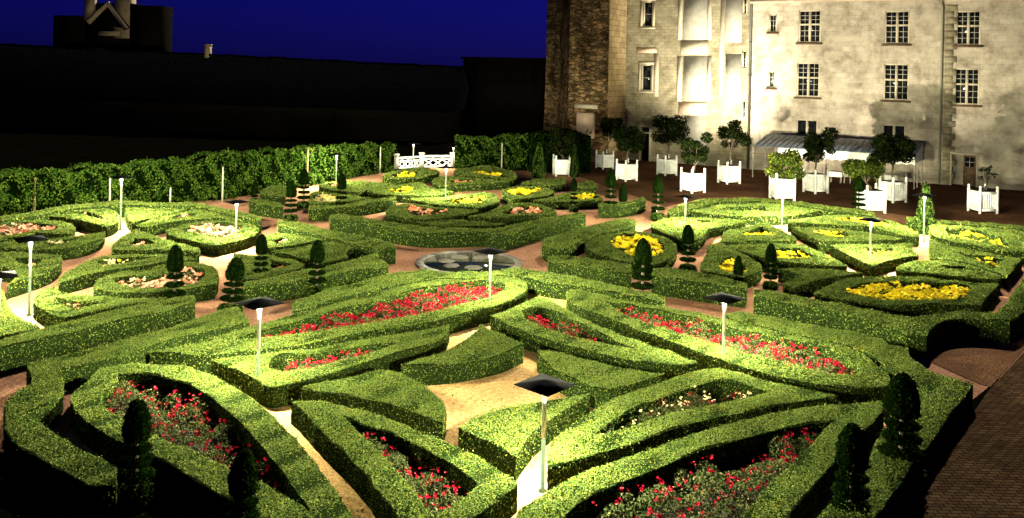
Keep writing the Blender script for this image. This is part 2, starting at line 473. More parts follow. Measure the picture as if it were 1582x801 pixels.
def uneven(loop, amp=.010, step=.3):
    """the shears never run quite true: small wander along the outline"""
    out = []
    n = len(loop)
    for i in range(n):
        a, b2 = Vector(loop[i]), Vector(loop[(i + 1) % n])
        k = max(1, int((b2 - a).length / step))
        for j in range(k):
            q = a.lerp(b2, j / k)
            w1 = math.sin(q.x * 4.1 + q.y * 2.3) + .7 * math.sin(q.x * 9.3 - q.y * 7.7) + random.uniform(-.6, .6)
            w2 = math.sin(q.y * 4.7 - q.x * 3.1 + 1) + .7 * math.sin(q.y * 8.9 + q.x * 6.1) + random.uniform(-.6, .6)
            out.append((q.x + amp * w1, q.y + amp * w2))
    return out


def area2(p):
    return sum(p[i - 1][0] * p[i][1] - p[i][0] * p[i - 1][1] for i in range(len(p))) / 2


def tess(outer, hole=None):
    polys = [[Vector((x, y, 0)) for x, y in outer]]
    if hole: polys.append([Vector((x, y, 0)) for x, y in hole])
    flat = outer + (hole or [])
    return flat, tessellate_polygon(polys)


def tri_points(flat, tris, dens):
    """random points spread over a triangulated outline"""
    V = np.array(flat, float)
    T = np.array([t for t in tris], int)
    a, b2, c = V[T[:, 0]], V[T[:, 1]], V[T[:, 2]]
    ar = np.abs((b2[:, 0] - a[:, 0]) * (c[:, 1] - a[:, 1]) - (b2[:, 1] - a[:, 1]) * (c[:, 0] - a[:, 0])) / 2
    n = int(ar.sum() * dens)
    if n < 1: return np.zeros((0, 2))
    k = rng.choice(len(T), n, p=ar / ar.sum())
    r1 = np.sqrt(rng.random(n)); r2 = rng.random(n)
    return a[k] * (1 - r1)[:, None] + b2[k] * (r1 * (1 - r2))[:, None] + c[k] * (r1 * r2)[:, None]


def leaf_size(Y):
    return min(max(1.4 * Y / 854.0, .029), .13)


def hedge_mesh(mb, outer, h, hole=None, leaf=None, dens_k=3.6, z0=0.0):
    """clipped hedge: dark core that shows as shade on the sides, leaf skin on top and sides"""
    if area2(outer) < 0: outer = outer[::-1]
    if hole and area2(hole) > 0: hole = hole[::-1]
    flat, tris = tess(outer, hole)
    hb = h - .025
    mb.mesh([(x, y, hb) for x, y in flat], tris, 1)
    cy = sum(p[1] for p in outer) / len(outer)
    s = leaf or leaf_size(cy)
    dens = dens_k / (s * s)
    C = []; N = []
    p = tri_points(flat, tris, dens)
    und = .02 * np.sin(p[:, 0] * 2.1 + p[:, 1] * 1.3) + .016 * np.sin(p[:, 0] * 5.3 - p[:, 1] * 4.1)
    C.append(np.column_stack([p, h + und + rng.normal(0, .2 * s, len(p))]))
    N.append(np.tile([0, 0, 1.0], (len(p), 1)))
    for loop in (outer, hole):
        if not loop: continue
        for i in range(len(loop)):
            a, b2 = loop[i - 1], loop[i]
            L = math.dist(a, b2)
            if L < 1e-5: continue
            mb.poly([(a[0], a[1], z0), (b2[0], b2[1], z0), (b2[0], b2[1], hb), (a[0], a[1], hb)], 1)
            nx, ny = (b2[1] - a[1]) / L, -(b2[0] - a[0]) / L
            n = L * h * dens * .24  # leaves thinned here so the dark core puts shade into the sides
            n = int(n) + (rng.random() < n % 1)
            if n == 0: continue
            t = rng.random(n); zz = z0 + (h - z0) * rng.random(n) ** .85
            off = rng.normal(.0, .22 * s, n)
            C.append(np.column_stack([a[0] + (b2[0] - a[0]) * t + nx * off, a[1] + (b2[1] - a[1]) * t + ny * off, zz]))
            N.append(np.tile([nx, ny, .2], (n, 1)))
    C = np.concatenate(C); N = np.concatenate(N)
    # stray shoots that break the clipped line
    k = rng.random(len(C)) < .03
    C[k] += N[k] * rng.uniform(.02, .06, k.sum())[:, None]
    top = N[:, 2] > .9
    mb.leaves(C[top], N[top], s, 0, .62, .42)
    mb.leaves(C[~top], N[~top], s, 0, .62, .5)


def world_loop(px, h):
    return [tuple(P(x, y, h)[:2]) for x, y in px]


def shrink(loop, d):
    """move a loop inwards by about d"""
    s = 1 if area2(loop) > 0 else -1
    out = []
    n = len(loop)
    for i in range(n):
        a, b2, c = Vector(loop[i - 1]), Vector(loop[i]), Vector(loop[(i + 1) % n])
        t = (c - a)
        if t.length < 1e-6: out.append(tuple(b2)); continue
        t.normalize()
        out.append((b2.x - t.y * d * s, b2.y + t.x * d * s))
    return out
# ------------------------------------------------------------------ light levels
EXPOSURE = 4.0
LAMP_SMOOTH = 3.0
LAMP_GAIN = {0: 1.2, 1: 1.5, 2: 1.5, 3: 1.5, 4: 2.0, 5: 1.35, 6: 2.1, 7: 1.9, 8: 1.6, 9: 2.2, 10: 1.9, 11: 1.9, 12: 1.7, 13: .35, 14: .35, 15: .3}
FLOOD_W = 2100.0
FLOOD2_W = 2900.0
GABLE_W = 20.0
SKY_TINT = (.03, .029, 1, 1)
SKY_STRENGTH = .0009
TOP_FILL = .38
FILL_EL = 38
FILL_AZ = 22
# ------------------------------------------------------------------ the clipped hedges, traced along their top edges in photo pixels
# (label, outline, height, bed outline or None, planting or None, group)
G1, G2, G3, G4 = ('box hedges of the front parterre with red roses', 'box hedges of the left parterre with pink flowers',
                  'box hedges of the rear parterre by the balustrade', 'box hedges of the right parterre with yellow flowers')
HEDGES = [
 # ---- front parterre
 ('solid crescent hedge behind the sandy centre of the front parterre', [(620,563),(660,565),(700,561),(740,555),(775,547),(800,536),(810,532),(788,522),(764,513),(743,502),(731,516),(708,531),(678,546),(648,556)], .46, None, None, G1),
 ('solid fan shaped hedge left of the sandy centre of the front parterre', [(467,600),(500,592),(540,582),(591,569),(621,578),(648,591),(668,605),(684,621),(690,637),(684,651),(659,643),(635,633),(599,621),(560,615),(510,606),(480,603)], .46, None, None, G1),
 ('solid wedge hedge right of the sandy centre, behind the nearest lamp cap', [(831,540),(860,544),(896,552),(932,561),(968,568),(998,574),(1026,576),(1010,582),(980,590),(960,597),(944,603),(925,600),(900,591),(875,581),(850,566),(835,551)], .46, None, None, G1),
 ('solid arrow shaped hedge at the foot of the nearest lamp post', [(708,660),(728,648),(755,637),(788,627),(830,620),(870,614),(911,610),(881,628),(845,650),(820,673),(797,704),(770,690),(746,676),(716,664)], .46, None, None, G1),
 ('hedge around the short rose row behind the second lamp on the left', [(326,556),(362,550),(392,548),(440,544),(480,540),(525,529),(555,525),(600,520),(648,511),(694,501),(691,518),(666,531),(624,543),(570,556),(525,570),(482,585),(452,592),(422,597),(407,594),(392,583),(368,570),(347,562)], .46,
  [(412,564),(420,554),(438,547),(480,546),(510,541),(540,535),(570,534),(618,529),(594,538),(555,549),(510,559),(482,570),(440,576),(418,572)], ('red', 'short row of red roses behind the lamp left of the sandy centre', 1.6), G1),
 ('pointed hedge around the rose bed at the bottom left of the sandy centre', [(449,619),(490,621),(535,628),(568,637),(599,645),(635,660),(680,678),(719,693),(755,714),(791,738),(800,748),(770,771),(746,789),(690,825),(640,842),(617,798),(590,765),(564,731),(529,696),(496,666),(472,639)], .46,
  [(528,643),(560,656),(593,664),(620,675),(650,690),(680,705),(710,723),(742,745),(728,759),(692,786),(672,800),(659,785),(635,752),(599,711),(566,680)], ('red', 'narrow bed of red roses with one white clump, bottom centre', .75), G1),
 ('heart half hedge around the rose patch right of the pool lamp', [(758,487),(785,478),(815,465),(830,459),(846,461),(868,474),(899,493),(932,508),(968,522),(1004,534),(1040,546),(1079,560),(1060,564),(1010,561),(968,555),(920,543),(875,532),(830,519),(794,505)], .46,
  [(806,480),(827,474),(855,479),(881,494),(908,506),(935,519),(982,542),(950,535),(908,525),(872,516),(836,505),(812,493)], ('red', 'compact patch of red roses right of the lamp by the pool', 1.6), G1),
 ('heart half hedge around the red and white bed right of the nearest lamp', [(848,723),(846,687),(872,666),(899,645),(926,627),(956,613),(992,600),(1028,589),(1070,577),(1112,568),(1150,579),(1192,591),(1240,600),(1294,612),(1240,619),(1192,628),(1144,639),(1120,641),(1070,654),(1022,669),(974,687),(926,699),(890,711)], .46,
  [(917,672),(944,652),(977,634),(1010,620),(1040,608),(1070,597),(1100,589),(1118,587),(1150,594),(1193,607),(1162,615),(1120,621),(1078,631),(1058,634),(1010,648),(968,661),(935,669)], ('redwhite', 'mixed bed of red roses and white flowers right of the nearest lamp', 1.0), G1),
 ('long rounded hedge around the rose border in front of the pool', [(233,543),(290,531),(344,516),(392,504),(455,483),(480,479),(540,463),(600,446),(648,433),(690,428),(750,427),(798,428),(814,437),(816,446),(801,461),(756,474),(690,492),(630,501),(570,513),(510,522),(470,531),(410,540),(350,546),(290,547)], .46,
  [(360,525),(392,516),(422,507),(458,495),(519,480),(570,468),(630,450),(675,440),(708,434),(741,434),(774,436),(783,442),(774,453),(735,463),(696,475),(648,486),(600,493),(555,501),(510,507),(470,514),(410,522)], ('red', 'long border of dense red roses below the pool', 2.5), G1),
 ('long hedge around the rose border behind the lamp on the right', [(876,449),(896,448),(932,456),(956,465),(1000,472),(1060,480),(1120,492),(1180,509),(1240,522),(1304,535),(1328,543),(1352,561),(1376,581),(1373,597),(1320,600),(1270,594),(1228,586),(1192,579),(1150,567),(1117,556),(1060,536),(1028,523),(980,507),(938,489),(902,477),(881,468),(874,459)], .46,
  [(936,465),(966,470),(998,476),(1060,489),(1090,495),(1126,505),(1180,517),(1228,526),(1270,532),(1300,544),(1318,556),(1335,575),(1322,581),(1292,580),(1240,569),(1192,555),(1135,541),(1090,526),(1045,513),(1000,499),(962,486)], ('red', 'long border of red roses behind the lamp on the right', 1.6), G1),
 ('broad curved hedge around the rose bed at the bottom left', [(156,569),(200,564),(239,564),(284,567),(320,576),(350,591),(386,612),(421,642),(448,669),(472,696),(499,732),(520,762),(547,801),(575,845),(470,845),(400,801),(355,772),(316,752),(280,727),(247,708),(186,683),(138,655),(102,616),(132,593)], .46,
  [(180,578),(210,576),(247,581),(283,591),(313,604),(346,629),(379,659),(409,693),(436,726),(460,759),(483,793),(466,783),(430,759),(397,745),(355,727),(319,710),(280,690),(235,677),(192,650),(152,625),(158,606),(172,598)], ('red', 'wide shady bed of red roses at the bottom left', .8), G1),
 ('broad curved hedge around the rose bed at the bottom right', [(806,783),(830,767),(854,754),(884,739),(920,723),(974,704),(1022,687),(1070,671),(1118,656),(1140,651),(1200,637),(1260,627),(1305,622),(1358,621),(1367,626),(1360,640),(1329,668),(1308,693),(1290,714),(1260,744),(1230,783),(1212,803),(1180,845),(800,850),(795,800)], .46,
  [(862,800),(908,768),(944,750),(980,735),(1028,717),(1070,699),(1118,684),(1164,671),(1206,661),(1245,655),(1291,649),(1266,671),(1249,690),(1227,711),(1200,738),(1173,768),(1140,801),(1115,835),(850,838)], ('red', 'wide bed of red roses and pale buds at the bottom right', .7), G1),
 ('outer border hedge along the left side of the front parterre', [(40,565),(50,560),(110,546),(160,533),(210,521),(260,507),(303,493),(344,480),(367,476),(386,498),(350,507),(305,514),(260,526),(200,548),(160,556),(92,570),(97,582),(98,600),(84,618),(60,630),(39,641),(72,665),(111,686),(144,704),(180,717),(180,750),(141,752),(120,740),(78,719),(36,695),(9,674),(8,640),(8,622),(30,605),(50,593),(48,584)], .5, None, None, G1),
 ('outer border hedge of the front parterre, hollowed around the pool', [(452,465),(493,453),(507,446),(540,439),(573,430),(611,421),(638,418),(657,415),(675,419),(700,421),(730,421),(752,420),(780,415),(799,413),(818,416),(847,421),(887,428),(928,437),(977,446),(1027,458),(1027,466),(977,457),(928,448),(887,440),(846,436),(815,428),(790,425),(771,426),(733,430),(695,429),(676,428),(638,436),(600,443),(550,454),(500,467),(470,477),(455,479)], .5, None, None, G1),
 ('outer border hedge on the right side of the front parterre', [(1120,483),(1144,481),(1192,489),(1240,501),(1320,513),(1364,523),(1373,534),(1403,536),(1402,549),(1424,567),(1454,579),(1502,592),(1499,600),(1472,633),(1454,660),(1426,696),(1385,755),(1350,801),(1310,850),(1240,850),(1263,800),(1290,771),(1320,738),(1341,711),(1363,663),(1412,633),(1425,624),(1430,606),(1394,582),(1367,566),(1358,549),(1331,540),(1300,530),(1258,521),(1192,505),(1129,492)], .5, None, None, G1),
 # ---- left parterre
 ('oval hedge around the pink bed in front of the left parterre', [(142,440),(157,428),(191,418),(224,416),(245,409),(287,405),(322,407),(338,416),(342,429),(334,441),(297,447),(250,450),(203,455),(156,452),(141,447)], .42,
  [(174,432),(200,426),(245,426),(271,418),(297,412),(315,416),(321,426),(303,438),(250,446),(213,445),(181,440)], ('pink', 'oval bed of pink flowers behind the front left topiary', 1.1), G2),
 ('lobed hedge around the small pink tuft in the left parterre', [(47,464),(57,452),(70,445),(85,442),(95,450),(117,456),(136,455),(156,459),(203,462),(260,459),(250,464),(175,478),(100,492),(75,486),(52,474)], .42,
  [(82,459),(100,462),(125,468),(166,468),(115,477),(95,472)], ('russet', 'small tuft of reddish pink flowers at far left', .9), G2),
 ('long tapering hedge left of the oval pink bed', [(86,433),(99,421),(126,406),(156,396),(205,392),(255,393),(308,400),(287,404),(255,405),(208,413),(160,419),(126,428),(92,437)], .42,
  [(148,405),(179,398),(206,396),(246,396),(219,401),(187,408),(156,411)], ('cream', 'thin strip of cream flowers left of centre in the left parterre', .8), G2),
 ('shield shaped hedge in the middle of the left parterre', [(170,379),(192,361),(211,355),(219,357),(245,367),(263,373),(295,380),(313,384),(308,390),(253,387),(203,387),(171,387)], .42,
  [(196,375),(208,367),(238,372),(241,379),(205,379)], ('pink', 'small pale pink bed in the middle of the left parterre', .8), G2),
 ('round hedge around the pale flowers behind the lamp of the left parterre', [(253,358),(271,349),(303,343),(339,341),(376,343),(402,350),(402,361),(376,371),(339,379),(312,377),(295,371),(279,369),(257,363)], .42,
  [(279,354),(308,346),(350,344),(376,348),(371,358),(345,367),(324,366),(316,361),(290,358)], ('pink', 'round bed of pale pink flowers beside the lamp without a visible cap', 1.1), G2),
 ('hooked hedge right of the oval pink bed', [(360,391),(391,394),(417,395),(455,402),(474,407),(471,415),(443,422),(419,430),(388,432),(372,432),(378,420),(374,411),(358,402)], .42,
  [(417,402),(438,406),(457,409),(438,413),(417,417)], ('russet', 'dark red tuft between the two middle topiaries', .8), G2),
 ('flat hedge with a dark bed at the right of the left parterre', [(405,366),(425,359),(450,362),(480,366),(507,371),(480,375),(450,379),(420,383),(395,385),(400,376)], .42,
  [(419,373),(435,366),(447,370),(430,376)], ('russet', 'dark reddish bed near the right corner of the left parterre', .8), G2),
 ('plain triangular hedge in the right corner of the left parterre', [(417,388),(460,381),(505,374),(535,377),(550,382),(539,388),(535,393),(541,399),(520,404),(500,406),(470,399),(440,392)], .42, None, None, G2),
 ('swan neck hedge at the back left of the left parterre', [(74,334),(112,327),(157,321),(180,325),(187,338),(180,347),(164,351),(144,346),(117,339),(94,337)], .42,
  [(106,329),(135,327),(155,333),(162,339),(152,338),(133,333)], ('russet', 'curl of reddish flowers left of the far left lamp', .8), G2),
 ('bright wedge hedge right of the far left lamp', [(192,322),(219,321),(281,320),(296,323),(275,328),(250,333),(215,343),(203,345),(194,336)], .42, None, None, G2),
 ('slender hedge behind the round pale bed of the left parterre', [(209,350),(226,341),(266,330),(302,324),(339,330),(365,336),(400,342),(365,340),(324,338),(287,340),(255,345),(226,352)], .42,
  [(262,336),(278,331),(300,330),(304,333),(281,336)], ('russet', 'thin dark bed at the back of the left parterre', .8), G2),
 ('oval hedge around the pink bed at the left edge of the photo', [(-40,352),(-25,345),(0,341),(45,339),(90,341),(112,346),(120,354),(112,361),(85,362),(56,359),(18,369),(-10,374),(-35,368)], .42,
  [(-25,355),(0,348),(34,343),(72,346),(92,350),(86,355),(56,355),(22,363),(-10,367)], ('pink', 'bed of pink flowers at the left edge of the photo', 1.2), G2),
 ('sickle hedge in front of the bed at the left edge', [(164,357),(126,364),(76,368),(22,375),(-25,378),(-25,385),(45,386),(99,385),(135,379),(163,367)], .42,
  [(63,375),(90,371),(133,366),(108,374),(79,378)], ('cream', 'thin strip of cream flowers behind the far left lamp cap', .8), G2),
 ('hedge around the small bed behind the leftmost full lamp post', [(-25,390),(45,390),(97,394),(99,405),(85,417),(56,428),(25,438),(8,442),(20,433),(23,425),(15,416),(-25,413)], .42,
  [(16,398),(66,400),(62,407),(45,412),(30,407)], ('cream', 'small bed of white and orange flowers behind the leftmost full lamp post', .8), G2),
 ('low hedge in the bottom left corner of the left parterre', [(-25,440),(0,443),(10,452),(14,468),(25,486),(45,497),(64,501),(64,506),(32,513),(-25,524)], .42, None, None, G2),
 ('border hedge at the back of the left parterre', [(-20,341),(0,336),(58,325),(126,316),(187,310),(240,314),(287,313),(324,318),(365,326),(404,335),(402,341),(365,334),(324,324),(290,318),(240,318),(193,317),(157,318),(112,323),(67,331),(-20,347)], .55, None, None, G2),
 ('border hedge on the right side of the left parterre', [(430,342),(475,346),(505,356),(540,361),(580,369),(612,379),(611,384),(595,384),(584,389),(575,383),(545,377),(510,369),(462,358),(428,350)], .55, None, None, G2),
 ('border hedge in the right front corner of the left parterre', [(584,391),(583,397),(590,403),(601,408),(600,413),(590,414),(559,415),(526,421),(507,424),(474,432),(430,438),(400,441),(374,444),(371,441),(380,434),(430,427),(470,417),(505,411),(540,403),(560,399),(572,394)], .55, None, None, G2),
 ('long border hedge at the lower left, along the dark path', [(-25,533),(0,527),(65,507),(140,489),(192,478),(245,465),(275,459),(302,457),(302,465),(260,481),(190,495),(100,515),(0,539),(-25,545)], .6, None, None, G2),
 # ---- rear parterre
 ('crescent hedge below the balustrade, rear parterre', [(588,270),(613,263),(649,259),(675,262),(683,267),(655,275),(624,278),(594,276)], .4,
  [(600,271),(624,266),(647,267),(641,273),(609,275)], ('yellow', 'yellow bed just below the balustrade', .3), G3),
 ('large arched hedge at the back right of the rear parterre', [(696,264),(720,259),(751,256),(793,264),(802,274),(791,281),(775,277),(751,274),(709,271)], .4,
  [(721,266),(751,265),(783,270),(780,274),(751,271)], ('yellow', 'pale yellow bed at the back of the rear parterre', .3), G3),
 ('inner hook hedge behind the lamp of the rear parterre', [(666,277),(687,273),(730,275),(764,278),(790,282),(751,284),(709,286),(679,289),(668,284)], .4,
  [(692,280),(721,277),(755,279),(734,281),(700,283)], ('russet', 'brownish bed behind the rear parterre lamp', .8), G3),
 ('oval hedge left of the rear parterre lamp', [(566,296),(592,287),(634,283),(655,283),(662,290),(687,294),(704,297),(679,302),(632,303),(592,301)], .4,
  [(594,293),(634,286),(638,293),(630,299),(609,298)], ('yellow', 'oval yellow bed left of the rear parterre lamp', .3), G3),
 ('big crescent hedge right of the rear parterre lamp', [(632,308),(679,304),(721,301),(747,296),(764,299),(774,307),(770,315),(745,320),(709,319),(670,317),(645,312)], .4,
  [(679,310),(721,305),(747,301),(752,306),(743,313),(709,314)], ('yellow', 'crescent yellow bed right of the rear parterre lamp', .3), G3),
 ('rounded hedge in front of the rear parterre lamp', [(594,326),(602,318),(624,314),(649,315),(679,321),(709,323),(742,323),(726,331),(687,336),(641,339),(609,335),(596,331)], .4,
  [(626,329),(632,319),(655,322),(702,325),(679,331),(645,333)], ('russet', 'bed of russet and pink flowers in front of the rear parterre lamp', 1.0), G3),
 ('flat diamond hedge in the front corner of the rear parterre', [(643,345),(679,341),(709,339),(747,344),(783,346),(772,350),(726,349),(679,351)], .4, None, None, G3),
 ('pointed hedge around the red tuft in the rear parterre', [(723,335),(760,325),(788,313),(824,314),(849,320),(862,328),(845,332),(802,334),(760,337)], .4,
  [(772,329),(802,318),(839,321),(839,329),(792,332)], ('russet', 'dark bed with red tips right of the rear parterre lamp', .9), G3),
 ('oval hedge around yellow flowers right of centre, rear parterre', [(773,293),(798,288),(843,289),(858,295),(855,301),(824,306),(792,308),(777,301)], .4,
  [(783,294),(802,290),(840,292),(830,298),(802,303),(786,299)], ('yellow', 'oval yellow bed right of centre in the rear parterre', .7), G3),
 ('pale arched hedge left of the thin rear topiary', [(802,282),(824,278),(872,274),(876,282),(870,286),(845,287),(809,286)], .4, None, None, G3),
 ('hedge around yellow flowers behind the thin rear topiary', [(821,311),(852,304),(879,296),(909,296),(930,302),(932,310),(866,312)], .4,
  [(880,304),(898,300),(928,303),(924,307),(884,308)], ('yellow', 'bright yellow strip behind the thin rear topiary', .7), G3),
 ('pale round hedge before the white tubs, rear parterre', [(889,284),(908,278),(923,283),(923,290),(905,293),(891,291)], .4, None, None, G3),
 ('bright oval hedge behind the left rear topiaries', [(487,286),(505,281),(540,279),(587,282),(610,283),(575,292),(552,297),(505,294)], .4,
  [(500,284),(515,283),(530,285),(512,288)], ('russet', 'tiny brown tuft in the bright oval hedge', .7), G3),
 ('hedge around the cream bed between the left rear topiaries', [(475,298),(492,295),(515,299),(550,303),(575,306),(540,312),(500,316),(478,316)], .4,
  [(482,301),(500,299),(530,305),(520,311),(484,312)], ('cream', 'cream flower bed between the left rear topiaries', 1.5), G3),
 ('short border hedge behind the left rear topiaries', [(402,295),(420,287),(440,288),(442,298),(440,304),(402,301)], .45, None, None, G3),
 ('border hedge at the left corner of the rear parterre', [(385,309),(400,309),(420,311),(437,315),(437,321),(410,317),(387,314)], .55, None, None, G3),
 ('border hedge on the left side of the rear parterre', [(477,318),(500,318),(528,318),(540,313),(575,308),(612,303),(612,308),(570,314),(535,321),(500,324),(477,323)], .55, None, None, G3),
 ('long angled border hedge at the front of the rear parterre', [(509,333),(530,332),(560,336),(602,343),(641,348),(679,353),(734,353),(772,353),(789,349),(824,340),(866,334),(896,328),(905,331),(896,334),(845,346),(794,361),(783,363),(751,358),(679,360),(645,359),(598,352),(560,343),(525,339),(510,338)], .6, None, None, G3),
 ('border hedge on the right side of the rear parterre', [(925,314),(950,313),(972,312),(993,306),(1000,309),(985,315),(960,319),(926,320)], .55, None, None, G3),
 # ---- right parterre
 ('shell shaped hedge around the yellow bed with a topiary in front', [(901,374),(919,366),(944,359),(977,356),(1011,361),(1035,369),(1048,378),(1047,387),(1036,401),(1013,409),(985,407),(955,402),(914,391),(905,383)], .42,
  [(939,367),(964,359),(991,364),(1015,369),(1030,381),(1020,394),(1000,398),(977,395),(950,383)], ('yellow', 'large yellow bed behind the tall square based topiary', 1.5), G4),
 ('broad hedge around the orange strip at the foot of a lamp', [(1000,349),(1016,340),(1049,336),(1078,336),(1114,339),(1155,341),(1154,345),(1114,351),(1093,354),(1091,364),(1078,372),(1055,371),(1024,361)], .42,
  [(1026,344),(1043,339),(1108,341),(1090,344),(1055,349),(1036,348)], ('orange', 'strip of orange and yellow flowers at the foot of a lamp', 1.2), G4),
 ('long oval hedge along the terrace, planted with blue green herbs', [(1067,327),(1091,320),(1130,315),(1187,315),(1240,319),(1270,325),(1241,332),(1208,335),(1162,335),(1114,333),(1081,330)], .42,
  [(1110,323),(1128,319),(1183,319),(1183,326),(1138,327)], ('green', 'blue green herb planting in the long oval hedge', 1.0), G4),
 ('small triangular hedge with a yellow centre, right parterre', [(1183,344),(1236,370),(1228,373),(1113,374),(1111,371),(1117,357),(1150,351)], .42,
  [(1143,363),(1148,358),(1178,351),(1198,363)], ('yellow', 'yellow flowers in the small triangular hedge', .9), G4),
 ('slanting four sided hedge below the triangular one', [(1112,379),(1180,377),(1240,377),(1266,388),(1311,411),(1294,412),(1202,404),(1180,399),(1135,387)], .42,
  [(1180,388),(1202,383),(1236,385),(1260,397),(1199,399)], ('yellow', 'yellow flowers in the slanting four sided hedge', 1.0), G4),
 ('bowl shaped hedge around the yellow tuft behind a small topiary', [(1079,409),(1088,398),(1090,381),(1111,374),(1130,383),(1154,396),(1180,409),(1176,419),(1159,427),(1130,428),(1112,425),(1082,419)], .42,
  [(1110,410),(1116,398),(1131,396),(1152,411),(1155,421),(1139,422),(1112,417)], ('yellow', 'tall yellow tuft behind a small topiary', 1.5), G4),
 ('thin curved hedge left of the big yellow oval', [(1200,416),(1247,414),(1300,416),(1334,421),(1320,424),(1285,428),(1255,435),(1228,446),(1207,440),(1212,433),(1240,424),(1222,421)], .42, None, None, G4),
 ('large oval hedge around the big yellow bed on the right', [(1255,452),(1275,441),(1305,431),(1348,425),(1413,427),(1478,433),(1546,439),(1519,471),(1489,471),(1435,470),(1391,472),(1361,471),(1330,466),(1294,461),(1266,457)], .42,
  [(1305,449),(1331,436),(1370,434),(1435,436),(1491,439),(1504,444),(1489,461),(1435,463),(1370,464),(1330,457)], ('yellow', 'largest yellow flower bed, far right', 1.7), G4),
 ('triangular hedge behind the lamp of the right parterre', [(1281,379),(1346,377),(1411,377),(1412,388),(1422,396),(1395,399),(1370,404),(1351,412),(1343,411),(1323,401)], .42,
  [(1327,384),(1381,384),(1379,391),(1351,396)], ('orange', 'yellow and orange flowers at the foot of the right parterre lamp', 1.1), G4),
 ('kite shaped hedge behind the right parterre lamp', [(1221,350),(1265,351),(1323,356),(1346,360),(1394,368),(1392,371),(1314,373),(1263,373)], .42,
  [(1258,356),(1308,358),(1312,364),(1281,365)], ('yellow', 'small yellow bed in the kite shaped hedge', 1.0), G4),
 ('long bright hedge before the terrace, right parterre', [(1215,341),(1241,337),(1289,332),(1330,333),(1362,337),(1395,345),(1424,362),(1420,367),(1395,364),(1370,357),(1338,348),(1323,349),(1265,346),(1217,344)], .42,
  [(1286,339),(1314,336),(1362,338),(1378,346),(1372,352),(1330,343)], ('orange', 'yellow orange strip below the terrace tubs', 1.1), G4),
 ('big hedge around green and yellow planting at the right edge', [(1434,346),(1507,348),(1582,356),(1620,361),(1620,397),(1582,391),(1550,389),(1507,380),(1465,373),(1436,364)], .42,
  [(1460,353),(1516,357),(1562,373),(1560,384),(1516,374),(1466,366)], ('yellowgreen', 'green bed edged with yellow flowers at the right edge', 1.0), G4),
 ('blunt hedge with a few yellow flowers, right of the last lamp', [(1434,368),(1465,378),(1507,387),(1550,394),(1582,400),(1558,428),(1535,419),(1500,406),(1470,401),(1434,399)], .42,
  [(1463,387),(1492,392),(1552,400),(1538,414),(1499,398)], ('yellowgreen', 'dark bed with few yellow flowers right of the last lamp', .5), G4),
 ('low curved hedge just above the big yellow oval', [(1382,413),(1401,405),(1433,402),(1470,403),(1495,408),(1528,420),(1552,431),(1546,434),(1486,428),(1422,421),(1383,419)], .42,
  [(1444,412),(1490,411),(1520,420),(1499,420)], ('green', 'dark green bed above the big yellow oval', .6), G4),
 ('border hedge at the left corner of the right parterre', [(836,375),(842,368),(876,358),(910,349),(955,338),(982,340),(982,350),(946,357),(910,366),(892,373),(886,380),(870,385),(845,383)], .55, None, None, G4),
 ('border hedge on the left front of the right parterre', [(847,397),(872,394),(910,399),(946,404),(975,409),(975,422),(932,417),(887,410),(847,404)], .6, None, None, G4),
 ('border hedge between two topiaries of the right parterre', [(1008,417),(1045,414),(1079,420),(1126,430),(1154,438),(1153,445),(1120,442),(1060,433),(1008,427)], .6, None, None, G4),
 ('long border hedge at the front of the right parterre', [(1165,446),(1210,452),(1247,461),(1305,470),(1361,484),(1405,492),(1419,491),(1434,486),(1467,481),(1499,482),(1538,485),(1549,475),(1582,430),(1610,392),(1628,415),(1600,455),(1577,488),(1560,496),(1521,492),(1473,492),(1452,498),(1437,508),(1432,518),(1400,516),(1378,506),(1348,497),(1305,484),(1240,472),(1200,464),(1165,456)], .6, None, None, G4),
 ('border hedge along the gravel terrace, behind the right parterre', [(1028,325),(1065,312),(1091,307),(1166,306),(1232,311),(1265,317),(1316,323),(1350,329),(1350,334),(1316,328),(1265,322),(1232,316),(1166,311),(1104,312),(1075,321),(1035,331)], .5, None, None, G4),
 ('border hedge by the terrace at the right edge of the photo', [(1400,335),(1433,339),(1507,343),(1582,350),(1620,354),(1620,359),(1582,355),(1507,347),(1433,344),(1402,341)], .5, None, None, G4),
]

